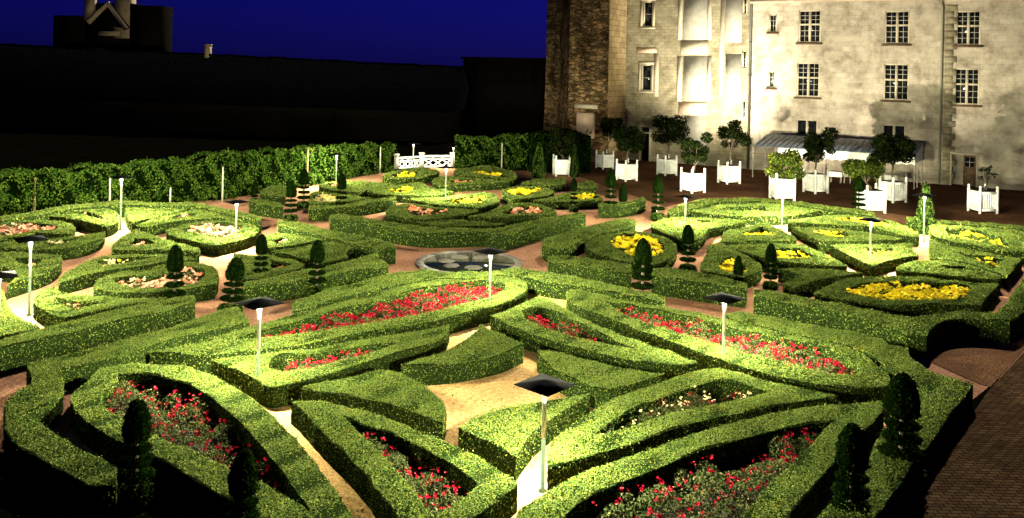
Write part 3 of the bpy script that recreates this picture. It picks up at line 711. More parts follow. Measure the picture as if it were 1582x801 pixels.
# (label, pixel x, top row, base row, prototype, width factor)
TOPIARY = [
 ('tiered yew topiary before the oval pink bed', 269, 378, 482, 'tall', 1.0),
 ('leaning twin headed yew topiary beside the path gap', 355, 398, 486, 'tall', 1.35),
 ('pointed tiered topiary just right of the capless looking lamp', 403, 362, 440, 'tall', 1.0),
 ('stacked disc topiary nearest the pool on its left', 489, 371, 457, 'tall', 1.1),
 ('short topiary before the left vine hedge', 393, 278, 314, 'short', 1.0),
 ('squat dome topiary, front one of the left rear pair', 449, 280, 343, 'tall', 1.1),
 ('tall dome topiary, back one of the left rear pair', 469, 261, 322, 'tall', 1.05),
 ('slim pointed topiary in front of the far left rear lamp', 527, 267, 332, 'tall', .95),
 ('thin topiary at the right end of the rear parterre', 886, 275, 328, 'tall', .85),
 ('tall dark topiary left of the second white tub', 943, 262, 333, 'tall', .95),
 ('small dome topiary between two taller ones near the tubs', 962, 283, 332, 'short', 1.1),
 ('tall dark topiary in front of the terrace, left of a lamp', 1016, 270, 342, 'tall', .95),
 ('square based topiary against the large yellow bed', 992, 368, 470, 'tall', 1.15),
 ('rounded topiary in front of the orange flower strip', 1062, 347, 422, 'tall', 1.1),
 ('small topiary among the tall yellow tuft', 1140, 394, 446, 'short', 1.2),
 ('dark topiary below the triangular hedge', 1190, 376, 448, 'tall', 1.0),
 ('ringed topiary standing before the terrace tubs', 1326, 272, 333, 'tall', 1.1),
 ('large black topiary at the right corner of the front parterre', 1392, 576, 745, 'tall', 1.25),
 ('broad topiary at the bottom right edge of the front parterre', 1314, 654, 830, 'tall', 1.15),
 ('dark topiary at the left side of the bottom left rose bed', 209, 617, 778, 'tall', 1.1),
 ('dark topiary nearest the camera, bottom left', 373, 696, 868, 'tall', 1.1),
]
# (label, pixel x, base row, cap row, has cap)
LAMPS = [
 ('nearest garden lamp with big square black cap, sandy centre', 838, 760, 592, True),
 ('garden lamp at the left tip of the short rose row', 398, 612, 466, True),
 ('garden lamp in front of the long rose border on the right', 1117, 578, 459, True),
 ('garden lamp before the pool, standing in the long rose border', 756, 486, 387, True),
 ('garden lamp at the point of the triangular hedge, right parterre', 1344, 419, 339, True),
 ('leftmost full garden lamp, by the bright path corner', 45, 488, 368, True),
 ('garden lamp at the back left against the vine hedge', 186, 356, 273, True),
 ('garden lamp beside the round pale pink bed', 364, 388, 311, True),
 ('garden lamp behind the slim topiary near the vine hedge', 519, 292, 238, True),
 ('garden lamp in the middle of the rear parterre', 688, 319, 258, True),
 ('garden lamp above the orange strip near the white tubs', 1058, 366, 303, True),
 ('garden lamp before the conical yew near the terrace', 1427, 374, 301, True),
 ('short white lamp post before a white tub, without cap', 1208, 354, 306, False),
 ('farthest garden lamp, right end of the balustrade', 700, 261, 227, True),
 ('pale lamp post behind the balustrade', 638, 263, 222, True),
 ('garden lamp cut off by the left edge of the photo', -4, 545, 424, True),
]
# (label, pixel x of the tub, base row, size factor, rotation deg, crown kind, crown centre px, crown width px, crown top row)
TUBS = [
 ('white tub in front of the dark yew block, dark bush', 867, 273, 1.0, 8, 0, (872,222), 40, 200),
 ('white tub with dark rounded tree beside the stone tower', 934, 262, .95, 28, 1, (945,196), 36, 176),
 ('white tub with leaning tree before the tower doorway', 968, 281, 1.0, 32, 2, (970,214), 44, 195),
 ('grey shaded white tub with large open crowned tree', 1030, 272, 1.0, 26, 3, (1034,202), 54, 177),
 ('white tub with low two lobed tree, nearest the left garden lamp', 1070, 299, 1.05, 30, 4, (1075,231), 46, 207),
 ('white tub with slim leaning tree by the corner drainpipe', 1126, 285, 1.05, 22, 5, (1130,209), 44, 186),
 ('wide white tub with a bushy green shrub, left of the awning', 1208, 311, 1.12, 2, 6, (1207,257), 54, 235),
 ('lavender white tub with round tree in front of the awning', 1260, 300, 1.05, 24, 7, (1262,226), 46, 205),
 ('white tub with brightly lit bush behind the ringed topiary', 1346, 330, 1.05, 4, 8, (1337,262), 56, 244),
 ('white tub with flat crowned tree at the awning corner', 1379, 314, 1.05, 22, 9, (1380,233), 54, 212),
 ('white tub with a sparse branching plant, farthest right', 1518, 331, 1.05, 6, 10, (1526,268), 28, 254),
]
# ------------------------------------------------------------------ build hedges and their flower beds
PETALS = {'red': ['red_petal'], 'redwhite': ['red_petal', 'cream_petal'], 'pink': ['pink_petal', 'russet_petal'], 'yellow': ['yellow_petal', 'orange_petal'],
          'orange': ['yellow_petal', 'orange_petal'], 'russet': ['russet_petal', 'pink_petal'], 'cream': ['cream_petal', 'yellow_petal'],
          'green': [], 'yellowgreen': ['yellow_petal', 'orange_petal']}
SHARE = {'red': [1], 'redwhite': [.45, .55], 'pink': [.8, .2], 'yellow': [.95, .05], 'orange': [.75, .25], 'russet': [.7, .3], 'cream': [.75, .25],
         'yellowgreen': [.95, .05]}


def blossom(mb, c, r, mi, petals=6):
    """one open flower head: a ring of cupped petals facing up and out"""
    a0 = random.random() * 6.28
    ax = Vector((random.gauss(0, .35), random.gauss(0, .35) - .25, 1)).normalized()
    s = ax.cross(Vector((1, .1, 0))).normalized(); t = ax.cross(s)
    c = Vector(c)
    for k in range(petals):
        a = a0 + k * 6.283 / petals
        d = s * math.cos(a) + t * math.sin(a); e = s * -math.sin(a) + t * math.cos(a)
        rr = r * random.uniform(.8, 1.2)
        lift = ax * (rr * random.uniform(.1, .5))
        mb.poly([c, c + d * rr * .6 + e * rr * .42 + lift * .6, c + d * rr + lift, c + d * rr * .6 - e * rr * .42 + lift * .6], mi)


def build_bed(loop, kind, label, dens, group):
    cx = sum(p[0] for p in loop) / len(loop); cy = sum(p[1] for p in loop) / len(loop)
    root = empty('flower_bed', (cx, cy, 0))
    tag(root, label, 'flower bed', group)
    loc = [(x - cx, y - cy) for x, y in loop]
    flat, tris = tess(loc)
    mb = MB(); mb.mesh([(x, y, .012) for x, y in shrink(flat, -.02)], tris); mb.build('soil', 'soil', root)
    s = leaf_size(cy) * 1.15
    top = {'red': .36, 'redwhite': .36, 'green': .34, 'yellowgreen': .3}.get(kind, .34)
    ins = shrink(loc, min(.1, .06 * cy / 20))
    f2, t2 = tess(ins)
    # bushes: mound centres, leaves fall on their domes
    A = abs(area2(ins))
    cen = tri_points(f2, t2, 7.0)
    if len(cen) == 0: cen = np.zeros((1, 2))
    hh = top * rng.uniform(.7, 1.15, len(cen))
    p = tri_points(f2, t2, (4.2 if kind in ('red', 'redwhite') else 3.2) / (s * s))
    d = np.linalg.norm(p[:, None, :] - cen[None], axis=2)
    j = d.argmin(1); dm = d[np.arange(len(p)), j]
    z = hh[j] * np.clip(1 - (dm / .42) ** 2, .25, 1) * rng.uniform(.45, 1.05, len(p)) ** .6
    mb = MB()
    mb.leaves(np.column_stack([p, z]), np.column_stack([(p - cen[j]) * 1.5, np.ones(len(p))]), s, 0, .65, .9)
    mb.build('foliage', ['low_leaf' if kind in ('green', 'yellowgreen', 'cream') else 'rose_leaf'], root)
    ms = PETALS[kind]
    if ms:
        mb = MB()
        n = int(A * dens * {'red': 26, 'redwhite': 24, 'yellow': 34, 'yellowgreen': 9, 'pink': 24, 'orange': 26, 'russet': 13, 'cream': 22}[kind]) + 3
        n = min(n, 700)
        r = max(.03, .0016 * cy) if kind.startswith('red') else max(.05, .0026 * cy)
        # flowers come in clusters of two to five heads
        q = tri_points(f2, t2, n / A * 1.3)
        rng.shuffle(q)
        q = q[:n]
        for x, y in q:
            k = (np.hypot(cen[:, 0] - x, cen[:, 1] - y)).argmin()
            if kind.startswith('yellowg') and y < np.median(q[:, 1]) - .05: pass
            zz = max(hh[k] * (1 - min(1, np.hypot(*(cen[k] - (x, y))) / .6) ** 2), .14) + random.uniform(0, .08)
            mi = int(rng.choice(len(ms), p=SHARE[kind]))
            heads = random.choice((1, 2, 3, 3, 4)) if kind.startswith('red') else random.choice((1, 2, 2, 3))
            for hd in range(heads):
                blossom(mb, (x + random.gauss(0, r * 1.1), y + random.gauss(0, r * 1.1), zz + random.gauss(0, .02)), r * random.uniform(.7, 1.2), mi, 5)
        o = mb.build('blossom', ms, root)
        o['kind'] = 'stuff'
    return root


for lab, out, h, hole, bed, grp in HEDGES:
    h2 = h + random.uniform(-.012, .012)
    W = smooth_loop(world_loop(out, h))
    if h < .45: W = shrink(W, .05)
    Hh = smooth_loop(world_loop(hole, h)) if hole else None
    mb = MB()
    hedge_mesh(mb, uneven(W), h2, uneven(Hh, .012) if Hh else None)
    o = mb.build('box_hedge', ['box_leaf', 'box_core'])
    tag(o, lab, 'hedge', grp)
    if bed: build_bed(Hh, bed[0], bed[1], bed[2], 'flower beds set inside the box hedges')

# ------------------------------------------------------------------ topiary


def topiary_proto(kind, ls=.052):
    """kind 'tall': domed head over three or four clipped rings; height 1.9, local"""
    root = empty('topiary', (0, 0, 0))
    mb = MB(); mb.tube([(0, 0, 0), (0, 0, .9), (0, 0, 1.2)], [.05, .04, .03], 8); mb.build('trunk', 'bark', root)

    def clump(name, prof, mats, seed):
        m = MB(); m.lathe(prof, 18, wob=.12, mi=1)
        C = []; N = []
        for (r0, z0), (r1, z1) in zip(prof[:-1], prof[1:]):
            L = math.hypot(r1 - r0, z1 - z0)
            a = math.pi * (r0 + r1) * L
            n = int(a * 2.6 / (ls * ls))
            t = rng.random(n); an = rng.random(n) * 6.283
            r = r0 + (r1 - r0) * t + rng.normal(.003, .014, n) + .012 * np.sin(an * 3 + z0 * 9) + .008 * np.sin(an * 7); z = z0 + (z1 - z0) * t
            nr, nz = (z1 - z0) / (L + 1e-6), -(r1 - r0) / (L + 1e-6)
            C.append(np.column_stack([r * np.cos(an), r * np.sin(an), z])); N.append(np.column_stack([nr * np.cos(an), nr * np.sin(an), np.full(n, nz)]))
        m.leaves(np.concatenate(C), np.concatenate(N), ls, 0, .5, .6)
        m.build(name, mats, root)
    yew = ['yew_leaf', 'yew_core']
    if kind == 'tall':
        clump('dome', [(.03, 1.14), (.19, 1.16), (.235, 1.25), (.235, 1.4), (.215, 1.56), (.165, 1.72), (.1, 1.84), (.02, 1.9)], yew, 1)
        clump('ring', [(.03, .95), (.22, .965), (.255, 1.0), (.22, 1.035), (.03, 1.05)], yew, 2)
        clump('ring', [(.03, .72), (.25, .735), (.285, .775), (.25, .815), (.03, .83)], yew, 3)
        clump('ring', [(.03, .46), (.27, .475), (.315, .525), (.27, .575), (.03, .59)], yew, 4)
        clump('skirt', [(.2, .0), (.31, .04), (.34, .16), (.28, .3), (.05, .34)], ['cone_leaf', 'yew_core'], 5)
    elif kind == 'short':
        clump('dome', [(.05, .78), (.2, .8), (.25, .92), (.245, 1.15), (.2, 1.45), (.13, 1.7), (.04, 1.86)], yew, 1)
        clump('ring', [(.05, .48), (.26, .5), (.31, .58), (.26, .67), (.05, .7)], yew, 2)
        clump('skirt', [(.2, 0), (.34, .05), (.37, .22), (.3, .38), (.05, .42)], ['cone_leaf', 'yew_core'], 3)
    elif kind == 'cone':
        clump('cone', [(.3, .02), (.42, .1), (.4, .35), (.33, .75), (.24, 1.2), (.13, 1.62), (.03, 1.9)], ['cone_leaf', 'yew_core'], 1)
    elif kind == 'layered':
        prof = [(.25, .0), (.46, .05)]
        for k in range(6):
            r = .45 - .06 * k; z = .1 + k * .29
            prof += [(r, z), (r - .02, z + .17), (r - .13, z + .23)]
        prof += [(.05, 1.86)]
        clump('layered_cone', prof, ['cone_leaf', 'yew_core'], 1)
    return root


protos = {}
TOP_ALL = [(l, x, t, b, k, w, 'tiered yew topiaries among the hedges') for l, x, t, b, k, w in TOPIARY] + [
    ('plain green conical yew left of the first white tub', 832, 220, 276, 'cone', 1.0, 'conical yews at the garden edge'),
    ('small conical yew touching the first white tub', 887, 222, 274, 'cone', .72, 'conical yews at the garden edge'),
    ('layered conical yew behind the lamp near the terrace', 1429, 280, 361, 'layered', .95, 'conical yews at the garden edge')]
for lab, x, top, base, kind, wf, grp in TOP_ALL:
    if kind not in protos:
        o = protos[kind] = topiary_proto(kind)
    else:
        o = copy_tree(protos[kind])
    g = P(x, base)
    hgt = height_at(g, top)
    s = hgt / 1.9
    o.location = g; o.scale = (s * wf * .92, s * wf * .92, s); o.rotation_euler = (0, 0, random.uniform(0, 6))
    if 'leaning' in lab: o.rotation_euler = (.05, .09, 1)
    tag(o, lab, 'topiary', grp)

# ------------------------------------------------------------------ garden lamps


def lamp_proto():
    """1.7 m tall"""
    root = empty('garden_lamp', (0, 0, 0))
    mb = MB(); mb.lathe([(.075, 0), (.075, .02), (.034, .05), (.034, .86)], 12); mb.build('post', 'green_paint', root, smooth=False)
    mb = MB(); mb.lathe([(.036, .86), (.036, 1.5), (.03, 1.69)], 12); mb.build('upper_post', 'post_paint', root, smooth=False)
    mb = MB()
    for k in range(4):                       # four thin stays that carry the cap
        a = math.pi / 4 + k * math.pi / 2
        mb.tube([(.03 * math.cos(a), .03 * math.sin(a), 1.4), (.07 * math.cos(a), .07 * math.sin(a), 1.685)], [.007, .006], 6)
    mb.build('stay', 'post_paint', root)
    mb = MB()
    w = .36
    for z0, z1, a, b2 in ((1.685, 1.70, w, w), (1.70, 1.765, w, .03)):
        mb.mesh([(-a, -a, z0), (a, -a, z0), (a, a, z0), (-a, a, z0), (-b2, -b2, z1), (b2, -b2, z1), (b2, b2, z1), (-b2, b2, z1)],
                [(3, 2, 1, 0), (4, 5, 6, 7), (0, 1, 5, 4), (1, 2, 6, 5), (2, 3, 7, 6), (3, 0, 4, 7)])
    mb.build('cap', 'black_metal', root)
    mb = MB(); mb.lathe([(.034, 1.56), (.046, 1.575), (.046, 1.645), (.033, 1.66)], 12, caps=False); mb.build('bulb', 'lit_bulb', root, smooth=True)
    return root


LAMP_W = 590.0
proto = lamp_proto()
lamp_roots = []
for i, (lab, x, base, top, cap) in enumerate(LAMPS):
    o = proto if i == 0 else copy_tree(proto)
    g = P(x, base); s = height_at(g, top) / 1.72
    if not cap:
        for ch in list(o.children):
            if ch.name.startswith(('cap', 'stay')): bpy.data.objects.remove(ch)
    o.location = g; o.scale = (1, 1, s)
    o.rotation_euler = (0, 0, math.radians(45 + random.uniform(-8, 8)))
    tag(o, lab, 'garden lamp', 'square capped garden lamps')
    lamp_roots.append((o, s, i))
for o, s, i in lamp_roots:
    ld = bpy.data.lights.new('lamp_light', 'POINT')
    ld.energy = LAMP_W * LAMP_GAIN.get(i, 1.0); ld.color = LAMP_COL; ld.shadow_soft_size = .085
    # falloff smoothed so hedges close to the lamp don't burn out; no reflector built
    ld.use_nodes = True; ln = ld.node_tree; fo_ = ln.nodes.new('ShaderNodeLightFalloff')
    fo_.inputs['Strength'].default_value = 1.0; fo_.inputs['Smooth'].default_value = LAMP_SMOOTH
    ln.links.new(fo_.outputs['Quadratic'], ln.nodes['Emission'].inputs['Strength'])
    lo = bpy.data.objects.new('lamp_light', ld); COL.objects.link(lo); lo.parent = o
    lo.location = (0, 0, 1.615); lo.scale = (1, 1, 1 / s)
# ------------------------------------------------------------------ ground


def sheet(name, px, z, mat, label=None):
    mb = MB(); pts = [P(x, y, z) for x, y in px]
    mb.poly([tuple(p) for p in pts])
    o = mb.build(name, mat); o['kind'] = 'structure'
    return o


mb = MB(); mb.poly([(-900, -60, 0), (900, -60, 0), (900, 900, 0), (-900, 900, 0)])
g_ = mb.build('ground', 'dark_earth'); g_['kind'] = 'structure'
sheet('garden_path', [(-260, 318), (0, 326), (480, 280), (700, 256), (900, 258), (1100, 262), (1620, 340), (1750, 420), (1500, 620), (1250, 880), (0, 700), (-260, 560)][::-1], .002, 'gravel_brown')
sheet('sand_path', [(130,640), (240,548), (390,508), (560,462), (640,434), (800,432), (1000,470), (1180,512), (1350,560), (1420,612), (1250,845), (420,860)][::-1], .008, 'gravel_tan')
sheet('gravel_terrace', [(880,268), (1028,320), (1091,306), (1166,305), (1316,322), (1433,338), (1620,352), (1800,352), (1800,270), (1160,255), (940,240)][::-1], .006, 'gravel_dark')
sheet('brick_pavement', [(1600,525), (1530,600), (1435,735), (1345,870), (1800,870), (1800,525)][::-1], .012, 'brick_paving')
sheet('gravel_path', [(1437,520), (1475,505), (1560,505), (1600,520), (1530,598), (1505,590), (1440,560), (1420,540)][::-1], .016, 'gravel_dark')

# clippings and fallen leaves on the paths
mb = MB()
n_ = 3500
cx_ = rng.uniform(0, 1380, n_); cy_ = rng.uniform(330, 801, n_)
pp = np.array([tuple(P(x, y, .02)) for x, y in zip(cx_, cy_)])
mb.leaves(pp, np.tile([0, 0, 1.0], (n_, 1)), .06, 0, .6, .3)
lf = mb.build('leaf_litter', 'low_leaf'); tag(lf, 'clippings and fallen leaves scattered on the garden paths', 'leaf litter', kind='stuff')

# ------------------------------------------------------------------ round pool
pc = P(725, 408); R = 1.9
root = empty('round_pool', pc); tag(root, 'round stone rimmed pool with dark water at the centre of the garden', 'pool')
mb = MB(); mb.lathe([(R - .28, .0), (R - .28, .03)], 48); mb.build('pool_bed', 'soil', root)
mb = MB(); mb.lathe([(R - .27, .035), (R - .271, .06)], 48); mb.build('water', 'water', root)
for k in range(20):
    a0, a1 = 2 * math.pi * (k + .03) / 20, 2 * math.pi * (k + .97) / 20
    mb = MB(); vs = []
    for a in (a0, (a0 + a1) / 2, a1):
        for r, z in ((R - .27, .01), (R, .01), (R, .07), (R - .27, .07)):
            vs.append((r * math.cos(a), r * math.sin(a), z))
    mb.mesh(vs, [(0, 1, 2, 3), (11, 10, 9, 8)] + [(i * 4 + j, i * 4 + 4 + j, i * 4 + 4 + (j + 1) % 4, i * 4 + (j + 1) % 4) for i in (0, 1) for j in range(4)])
    mb.build('rim_stone', 'pale_rim_stone' if k in (6, 8, 12, 13, 11, 7) and k % 3 != 1 else 'rim_stone', root)
for k in range(5):                                # low stepping stones that break the water
    a = 1.1 + k * .95
    mb = MB(); mb.lathe([(.3, .02), (.32, .07), (.27, .09)], 7, (.85 * math.cos(a), .85 * math.sin(a), 0), wob=.25); mb.build('stone', 'rim_stone', root)

# ------------------------------------------------------------------ potted trees on the terrace


def tub_parts(root):
    W, Z0, Z1 = 1.0, .12, 1.08
    t = MB()
    t.box((0, 0, (Z0 + Z1) / 2), (W - .1, W - .1, Z1 - Z0))
    for sx, sy in ((1, 0), (-1, 0), (0, 1), (0, -1)):          # boards and rails of the four sides
        for k in range(7):
            o = (k - 3) * .118
            c = (sx * (W / 2 - .045), o, .6) if sx else (o, sy * (W / 2 - .045), .6)
            sz = (.014, .118, .78) if sx else (.118, .014, .78)
            t.box(c, sz)
        for z in (.19, 1.02):
            c = (sx * (W / 2 - .035), 0, z) if sx else (0, sy * (W / 2 - .035), z)
            sz = (.045, W - .16, .1) if sx else (W - .16, .045, .1)
            t.box(c, sz)
    to = t.build('tub', 'white_paint', root)
    for sx, sy in ((-1, -1), (1, -1), (1, 1), (-1, 1)):
        p = MB(); p.box((sx * (W / 2 - .05), sy * (W / 2 - .05), .61), (.105, .105, 1.22))
        p.lathe([(.03, 1.22), (.03, 1.25), (.062, 1.28), (.07, 1.31), (.05, 1.35), (.01, 1.37)], 10, (sx * (W / 2 - .05), sy * (W / 2 - .05), 0))
        p.build('corner_post', 'white_paint', to)
    s = MB(); s.box((0, 0, 1.085), (W - .14, W - .14, .012)); s.build('soil', 'soil', root)


first_tub = None
for i, (lab, x, base, sf, rot, kind, (cx_, cy_), cw, ct) in enumerate(TUBS):
    g = P(x, base)
    g.y += .5; g.x += .5 * g.x / g.y                 # base row is the near lower edge
    root = empty('potted_tree', g, math.radians(rot))
    tag(root, lab, 'potted tree', 'white orangery tubs on the terrace')
    if first_tub is None:
        tub_parts(root); first_tub = root
    else:
        for ch in list(first_tub.children):
            if ch.name.split('.')[0] in ('tub', 'soil'): copy_tree(ch, root)
    root.scale = (sf, sf, sf)
    inv = Matrix.Translation(g) @ Matrix.Rotation(math.radians(rot), 4, 'Z') @ Matrix.Scale(sf, 4)
    inv = inv.inverted()
    c = inv @ PY(cx_, cy_, g.y); rad = cw / F * g.y / 2 / sf * 1.08
    ztop = (inv @ PY(cx_, ct, g.y)).z
    rz = max(ztop - c.z, .25)
    random.seed(100 + i); r2 = np.random.default_rng(100 + i)
    clear = max(c.z - rz * .9, 1.15)
    t = MB()
    fork = Vector((c.x * .8, c.y * .8, max(clear - .15, 1.14)))
    wob = [Vector((0, 0, 1.05)), Vector((c.x * .3 + random.gauss(0, .04), random.gauss(0, .04), (1.05 + fork.z) / 2)), fork]
    t.tube(wob, [.06, .05, .045], 8)
    nl = 11 if kind != 10 else 6
    lobes = []
    for k in range(nl):
        a = k * 2.4 + random.random(); u = (k + .5) / nl
        zz = c.z + rz * (1.5 * u - .72); rr = rad * .66 * math.sqrt(max(0.12, 1 - ((zz - c.z) / rz) ** 2))
        q = Vector((c.x + rr * math.cos(a), c.y + rr * math.sin(a), zz))
        q += Vector((random.gauss(0, .1), random.gauss(0, .1), random.gauss(0, .08))) * rad * 1.4
        lobes.append((q, rad * random.uniform(.26, .56)))
        mid = fork.lerp(q, .5) + Vector((random.gauss(0, .05), random.gauss(0, .05), .05))
        t.tube([fork, mid, q], [.032, .022, .01], 5)
    t.build('trunk', 'bark', root)
    cm = MB()
    n_leaf = {3: 150, 10: 70, 5: 190}.get(kind, 220)
    for q, r in lobes:
        n = int(n_leaf * (r / .4) ** 2 * 2.0)
        d = r2.normal(0, 1, (n, 3)); d /= np.linalg.norm(d, axis=1, keepdims=True)
        pts = np.array(q) + d * (r * r2.uniform(.35, 1.12, n) ** .5)[:, None] * np.array([1, 1, .8])
        cm.leaves(pts, d + np.array([0, 0, .4]), .13, 0, .55, .7)
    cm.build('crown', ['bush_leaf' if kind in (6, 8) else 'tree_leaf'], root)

# ------------------------------------------------------------------ chateau wing: a wall plane from its foot line
W0, W1 = P(1160, 262), P(1500, 289)
WD = (W1 - W0).normalized(); WN = Vector((WD.y, -WD.x, 0))      # along the wall, out of the wall towards the garden
WRZ = math.atan2(WD.y, WD.x)


def wall_hit(px, py, off=0.0):
    """pixel -> (s along the wall, z) on the wall plane moved outwards by off"""
    u, v = ray(px, py)
    d = Vector((u, 1, -v)); o = Vector((0, 0, HC))
    t = ((W0 + WN * off) - o).dot(WN) / d.dot(WN)
    p = o + d * t
    return (p - W0).dot(WD), p.z


def rect(x0, x1, y0, y1, off=0.0):
    xm, ym = (x0 + x1) / 2, (y0 + y1) / 2
    return wall_hit(x0, ym, off)[0], wall_hit(x1, ym, off)[0], wall_hit(xm, y1, off)[1], wall_hit(xm, y0, off)[1]


def pierced_wall(name, s0, s1, z1, holes, thick, mat, parent, yoff=0.0):
    """wall with real openings; local x along the wall, -y towards the garden"""
    S = sorted({s0, s1, *[h for r in holes for h in r[:2]]}); Z = sorted({0.0, z1, *[h for r in holes for h in r[2:]]})
    Z = [z for z in Z if 0 <= z <= z1]
    mb = MB()
    for a, b2 in zip(S[:-1], S[1:]):
        for c, d in zip(Z[:-1], Z[1:]):
            m, n = (a + b2) / 2, (c + d) / 2
            if any(r[0] < m < r[1] and r[2] < n < r[3] for r in holes): continue
            mb.poly([(a, yoff, c), (b2, yoff, c), (b2, yoff, d), (a, yoff, d)])
    for a, b2, c, d in holes:
        y0, y1 = yoff, yoff + .3
        for q in ([(a, y0, c), (a, y1, c), (a, y1, d), (a, y0, d)], [(b2, y0, d), (b2, y1, d), (b2, y1, c), (b2, y0, c)],
                  [(a, y0, d), (a, y1, d), (b2, y1, d), (b2, y0, d)], [(b2, y0, c), (b2, y1, c), (a, y1, c), (a, y0, c)]):
            mb.poly(q)
    y1 = yoff + thick
    mb.poly([(s1, y1, 0), (s0, y1, 0), (s0, y1, z1), (s1, y1, z1)])
    mb.poly([(s0, yoff, z1), (s1, yoff, z1), (s1, y1, z1), (s0, y1, z1)])
    mb.poly([(s0, y1, 0), (s0, yoff, 0), (s0, yoff, z1), (s0, y1, z1)])
    mb.poly([(s1, yoff, 0), (s1, y1, 0), (s1, y1, z1), (s1, yoff, z1)])
    return mb.build(name, mat, parent)


def window(parent, r, yoff, cross=True, muntin=(2, 3), sill=True, frame='frame_stone', single=False):
    a, b2, c, d = r
    f = MB()
    w = .09
    y = yoff + .14
    for bx in ((a + w / 2, w, (c + d) / 2, d - c), (b2 - w / 2, w, (c + d) / 2, d - c)):
        f.box((bx[0], y, bx[2]), (bx[1], .16, bx[3]))
    f.box(((a + b2) / 2, y, d - w / 2), (b2 - a - 2 * w, .158, w)); f.box(((a + b2) / 2, y, c + w / 2), (b2 - a - 2 * w, .158, w))
    xs = [a + w, b2 - w]; zs = [c + w, d - w]
    m = (a + b2) / 2; tz = c + (d - c) * .56
    if cross:
        f.box((m, y - .006, (c + d) / 2), (.15, .17, d - c - 2 * w))
        xs = [a + w, m - .075, m + .075, b2 - w]
        if not single:
            f.box(((a + m) / 2, y, tz), (m - a - .17, .15, .12)); f.box(((b2 + m) / 2, y, tz), (b2 - m - .17, .15, .12))
            zs = [c + w, tz - .06, tz + .06, d - w]
    fo = f.build('window', frame, parent)
    g = MB(); g.box((m, yoff + .21, (c + d) / 2), (b2 - a - .02, .02, d - c - .02)); g.build('pane', 'dark_glass', fo)
    gb = MB()
    for x0, x1 in zip(xs[0::2], xs[1::2]):
        for z0, z1 in zip(zs[0::2], zs[1::2]):
            for k in range(1, muntin[0]):
                gb.box((x0 + (x1 - x0) * k / muntin[0], yoff + .19, (z0 + z1) / 2), (.035, .018, z1 - z0))
            for k in range(1, muntin[1]):
                gb.box(((x0 + x1) / 2, yoff + .188, z0 + (z1 - z0) * k / muntin[1]), (x1 - x0, .016, .035))
    if gb.v: gb.build('glazing_bar', 'glazing_bar', fo)
    if sill:
        s = MB(); s.box((m, yoff - .05, c - .09), (b2 - a + .3, .26, .12)); s.build('sill', 'old_wood', fo)
    return fo


chateau = empty('chateau_wing', W0, WRZ)
tag(chateau, 'pale stone chateau wing with cross mullioned windows and open door, right', 'building')
ZT = wall_hit(1300, 2)[1]
sE = wall_hit(1800, 150)[0]
PIPE_S = wall_hit(1454, 140)[0]
big = [(1234,1268,16,66), (1231,1266,97,150), (1367,1405,17,68), (1365,1404,99,155), (1477,1515,17,70), (1474,1513,106,162)]
low = [(1230,1263,185,210), (1363,1399,193,217)]
tiny = [(1188,1200,22,50), (1187,1197,110,136)]
door_r = rect(1470, 1508, 240, 288); door_r = (door_r[0], door_r[1], 0.0, door_r[3])
holes = [rect(*q) for q in big + low + tiny] + [door_r]
pierced_wall('wall', wall_hit(1158, 140)[0], sE, ZT, holes, .8, 'tufa', chateau)
for q in big: window(chateau, rect(*q), 0.0)
for q in low: window(chateau, rect(*q), 0.0, cross=True, single=True, muntin=(1, 1), sill=False)
for q in tiny: window(chateau, rect(*q), 0.0, cross=False, muntin=(2, 3))
mb = MB(); mb.box(((wall_hit(1158, 140)[0] + sE) / 2, -.12, ZT + .06), (sE - wall_hit(1158, 140)[0], .5, .22)); mb.build('cornice', 'frame_stone', chateau)
mb = MB()
s0_, s1_ = wall_hit(1158, 140)[0], sE
mb.mesh([(s0_, -.45, ZT + .18), (s1_, -.45, ZT + .18), (s1_, 5, ZT + 6.5), (s0_, 5, ZT + 6.5), (s0_, 10, ZT + .18), (s1_, 10, ZT + .18)], [(0, 1, 2, 3), (3, 2, 5, 4), (0, 3, 4), (1, 5, 2)])
mb.build('roof', 'dark_slate', chateau)
# quoins beside the long drainpipe
mb = MB()
for k in range(int(ZT / .42)):
    mb.box((PIPE_S + .42 + (.1 if k % 2 else 0), -.012, k * .42 + .21), (.5 + (.2 if k % 2 else 0), .05, .405))
mb.build('quoin_strip', 'tufa_rough', chateau)
mb = MB(); mb.tube([(PIPE_S - .45, -.5, ZT + .05), (PIPE_S - .25, -.42, ZT - .12), (PIPE_S, -.16, ZT - .45), (PIPE_S, -.13, ZT - 1.2), (PIPE_S, -.13, .05)], [.07, .07, .07, .07, .07], 10)
for z in (2.2, 4.6, 7.0, 9.4): mb.lathe([(.095, z), (.095, z + .09)], 10, (PIPE_S, -.13, 0))
mb.build('drainpipe', 'pipe_paint', chateau)
sp = wall_hit(1159, 140)[0]
mb = MB(); mb.tube([(sp, -.16, ZT), (sp, -.16, .05)], [.09, .09], 10)
for z in (2.0, 4.4, 6.8, 9.2): mb.lathe([(.115, z), (.115, z + .1)], 10, (sp, -.16, 0))
mb.build('drainpipe', 'pipe_dark', chateau)
